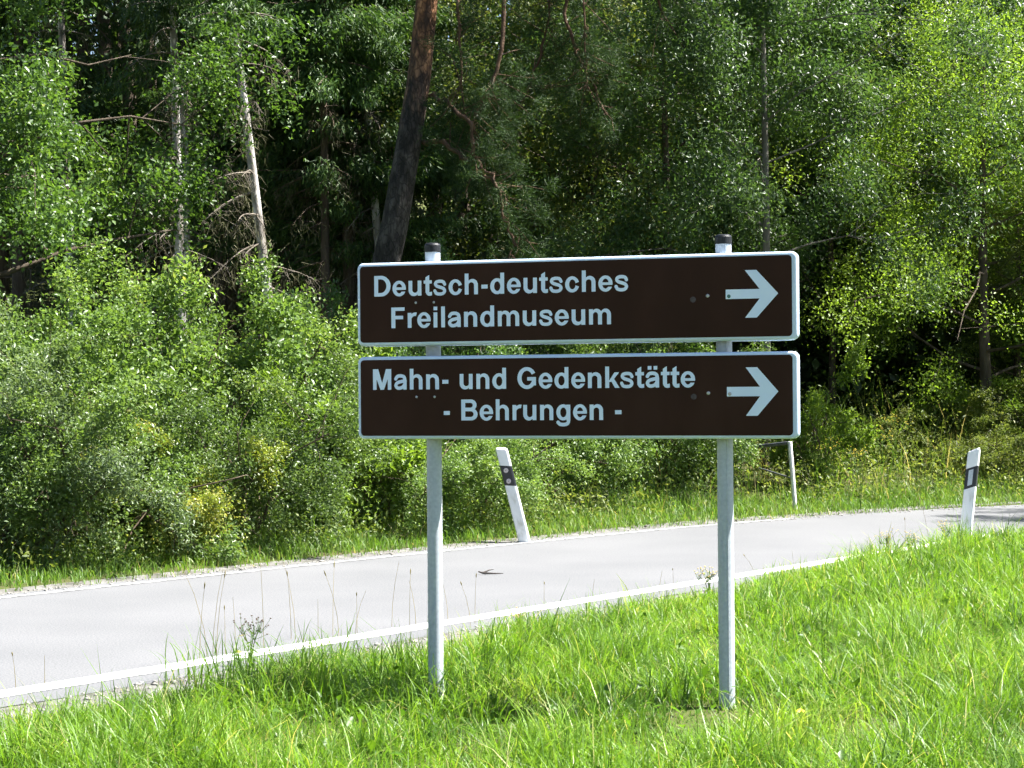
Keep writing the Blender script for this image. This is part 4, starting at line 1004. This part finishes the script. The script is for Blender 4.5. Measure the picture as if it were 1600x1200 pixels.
# ------------------------------------------------------------------ deep wood behind, one dark mass
rng = np.random.default_rng(88); C = []; wt = MB()
for k in range(120):
    Y = rng.uniform(35, 52); X = rng.uniform(-.36, .36) * Y; Hh = rng.uniform(10, 15); z0 = gz(X, Y)
    wt.tube([(X, Y, z0 - .3), (X + rng.normal(0, .2), Y, z0 + Hh * .5), (X + rng.normal(0, .3), Y, z0 + Hh)], [.16, .12, .03], 6, cap=False)
    nc = 26
    for j in range(nc):
        t = rng.uniform(.05, 1); R_ = 2.4 * math.sin(math.pi * min(.95, .2 + .75 * t)); a = rng.uniform(0, 6.283); rr = R_ * math.sqrt(rng.uniform(0, 1))
        c_ = np.array([X + math.cos(a) * rr, Y + math.sin(a) * rr, z0 + Hh * t]); C.append(c_ + rng.normal(0, .42, (52, 3)) * np.array([1, 1, .6]))
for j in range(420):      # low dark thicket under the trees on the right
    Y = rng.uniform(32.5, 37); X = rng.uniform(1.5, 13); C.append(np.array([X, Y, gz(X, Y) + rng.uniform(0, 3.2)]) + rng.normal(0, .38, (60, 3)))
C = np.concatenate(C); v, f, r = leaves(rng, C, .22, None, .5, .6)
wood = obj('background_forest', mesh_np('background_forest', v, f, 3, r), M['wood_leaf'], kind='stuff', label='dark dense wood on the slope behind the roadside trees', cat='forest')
obj('trunks', wt.mesh('trunks'), M['bark_brown'], wood, kind='stuff')

# trees beyond the right edge of the picture that throw their shade on the road
put_tree(0, 22.9, T_LIME, 'leaf_ash', 'bark_brown', 'tree beyond the right picture edge shading the road', .55, 1.1, X=9.9)

# ------------------------------------------------------------------ single flowers and herbs
def herb(px, py, hpx, kind, label, name, cat):
    g = on_ground(px, py); z = gz(g[0], g[1]); Hh = hpx * g[1] / FPX; rng = np.random.default_rng(int(px * 7 + py))
    t = thing(name, label, cat, (g[0], g[1], z)); sb = MB(); fb = MB(); lv = []
    tops = []
    for k in range(1 if kind == 'daisy' else 4):
        dx, dy = rng.normal(0, .16, 2) * Hh; q = [(0, 0, 0), (dx * .3, dy * .3, Hh * .5), (dx, dy, Hh * rng.uniform(.8, 1.0))]
        sb.tube(q, [.004, .003, .002], 5, cap=False); tops.append(np.array(q[-1]))
        for j in range(5): lv.append(np.array(q[1]) * rng.uniform(.3, 1.7))
    for c_ in tops:
        if kind == 'daisy':
            n = 14; ring = [(c_[0] + .021 * math.cos(6.283*i/n), c_[1] + .021 * math.sin(6.283*i/n), c_[2] + .006 * (i % 2)) for i in range(n)]
            ri2 = [(c_[0] + .008 * math.cos(6.283*i/n), c_[1] + .008 * math.sin(6.283*i/n), c_[2] + .012) for i in range(n)]
            fb.loops([ring, ri2], caps=False); fb.add(ri2, [tuple(range(n))])
        else:
            for j in range(9):
                o_ = np.array([rng.normal(0, .035), rng.normal(0, .035), rng.normal(.02, .025)]); e = c_ + o_; sb.tube([tuple(c_ - np.array([0, 0, .05])), tuple(e)], [.0015, .001], 3, cap=False)
                n = 6; fb.loops([[(e[0] + rr * math.cos(6.283*i/n), e[1] + rr * math.sin(6.283*i/n), e[2] + dz) for i in range(n)] for rr, dz in ((.004, 0), (.007, .003), (.003, .006))])
    me = sb.mesh('stem'); a = me.attributes.new('rnd', 'FLOAT', 'POINT'); a.data.foreach_set('value', np.full(len(me.vertices), .2, np.float32)); obj('stem', me, M['verge'], t)
    obj('blossom', fb.mesh('blossom'), M['umbel' if kind == 'umbel' else 'twig_brown' if kind == 'bud' else 'petal_yellow'], t)
    v, f, r = leaves(rng, np.array(lv), .05, None, .3, .25); obj('leaves', mesh_np('leaves', v, f, 3, r), M['verge'], t)
herb(392, 1040, 70, 'bud', 'dark budding herb leaning over the edge line left of the left post', 'wild_herb', 'herb')
herb(372, 1045, 28, 'daisy', 'yellow blossom beside the white edge line', 'yellow_flower', 'flower')
herb(418, 1108, 30, 'daisy', 'yellow blossom in the shaded grass left of the left post', 'yellow_flower', 'flower')
herb(1248, 1185, 40, 'daisy', 'yellow blossom low in the lawn right of the right post', 'yellow_flower', 'flower')
herb(812, 990, 24, 'umbel', 'small pale herb on the verge between the two posts', 'wild_herb', 'herb')
herb(1108, 935, 42, 'umbel', 'pale yellow umbel plant beside the right sign post at the road', 'wild_herb', 'herb')
herb(1385, 872, 36, 'umbel', 'straw-coloured umbel plant left of the upright delineator', 'wild_herb', 'herb')
herb(1420, 866, 30, 'umbel', 'middle one of the straw-coloured umbel plants at the road', 'wild_herb', 'herb')
herb(1478, 856, 38, 'umbel', 'orange-tinged umbel plant touching the upright delineator', 'wild_herb', 'herb')
for i, (px, py, lab) in enumerate(((1292, 790, 'yellow ragwort right of the old metal frame'), (1380, 785, 'yellow ragwort in the middle of the far weeds'), (1402, 782, 'taller yellow ragwort before the dark hollow'), (1345, 800, 'short yellow ragwort low in the far verge'))):
    herb(px, py, 95 + 12 * (i % 3), 'ragwort', lab, 'ragwort_plant', 'plant')
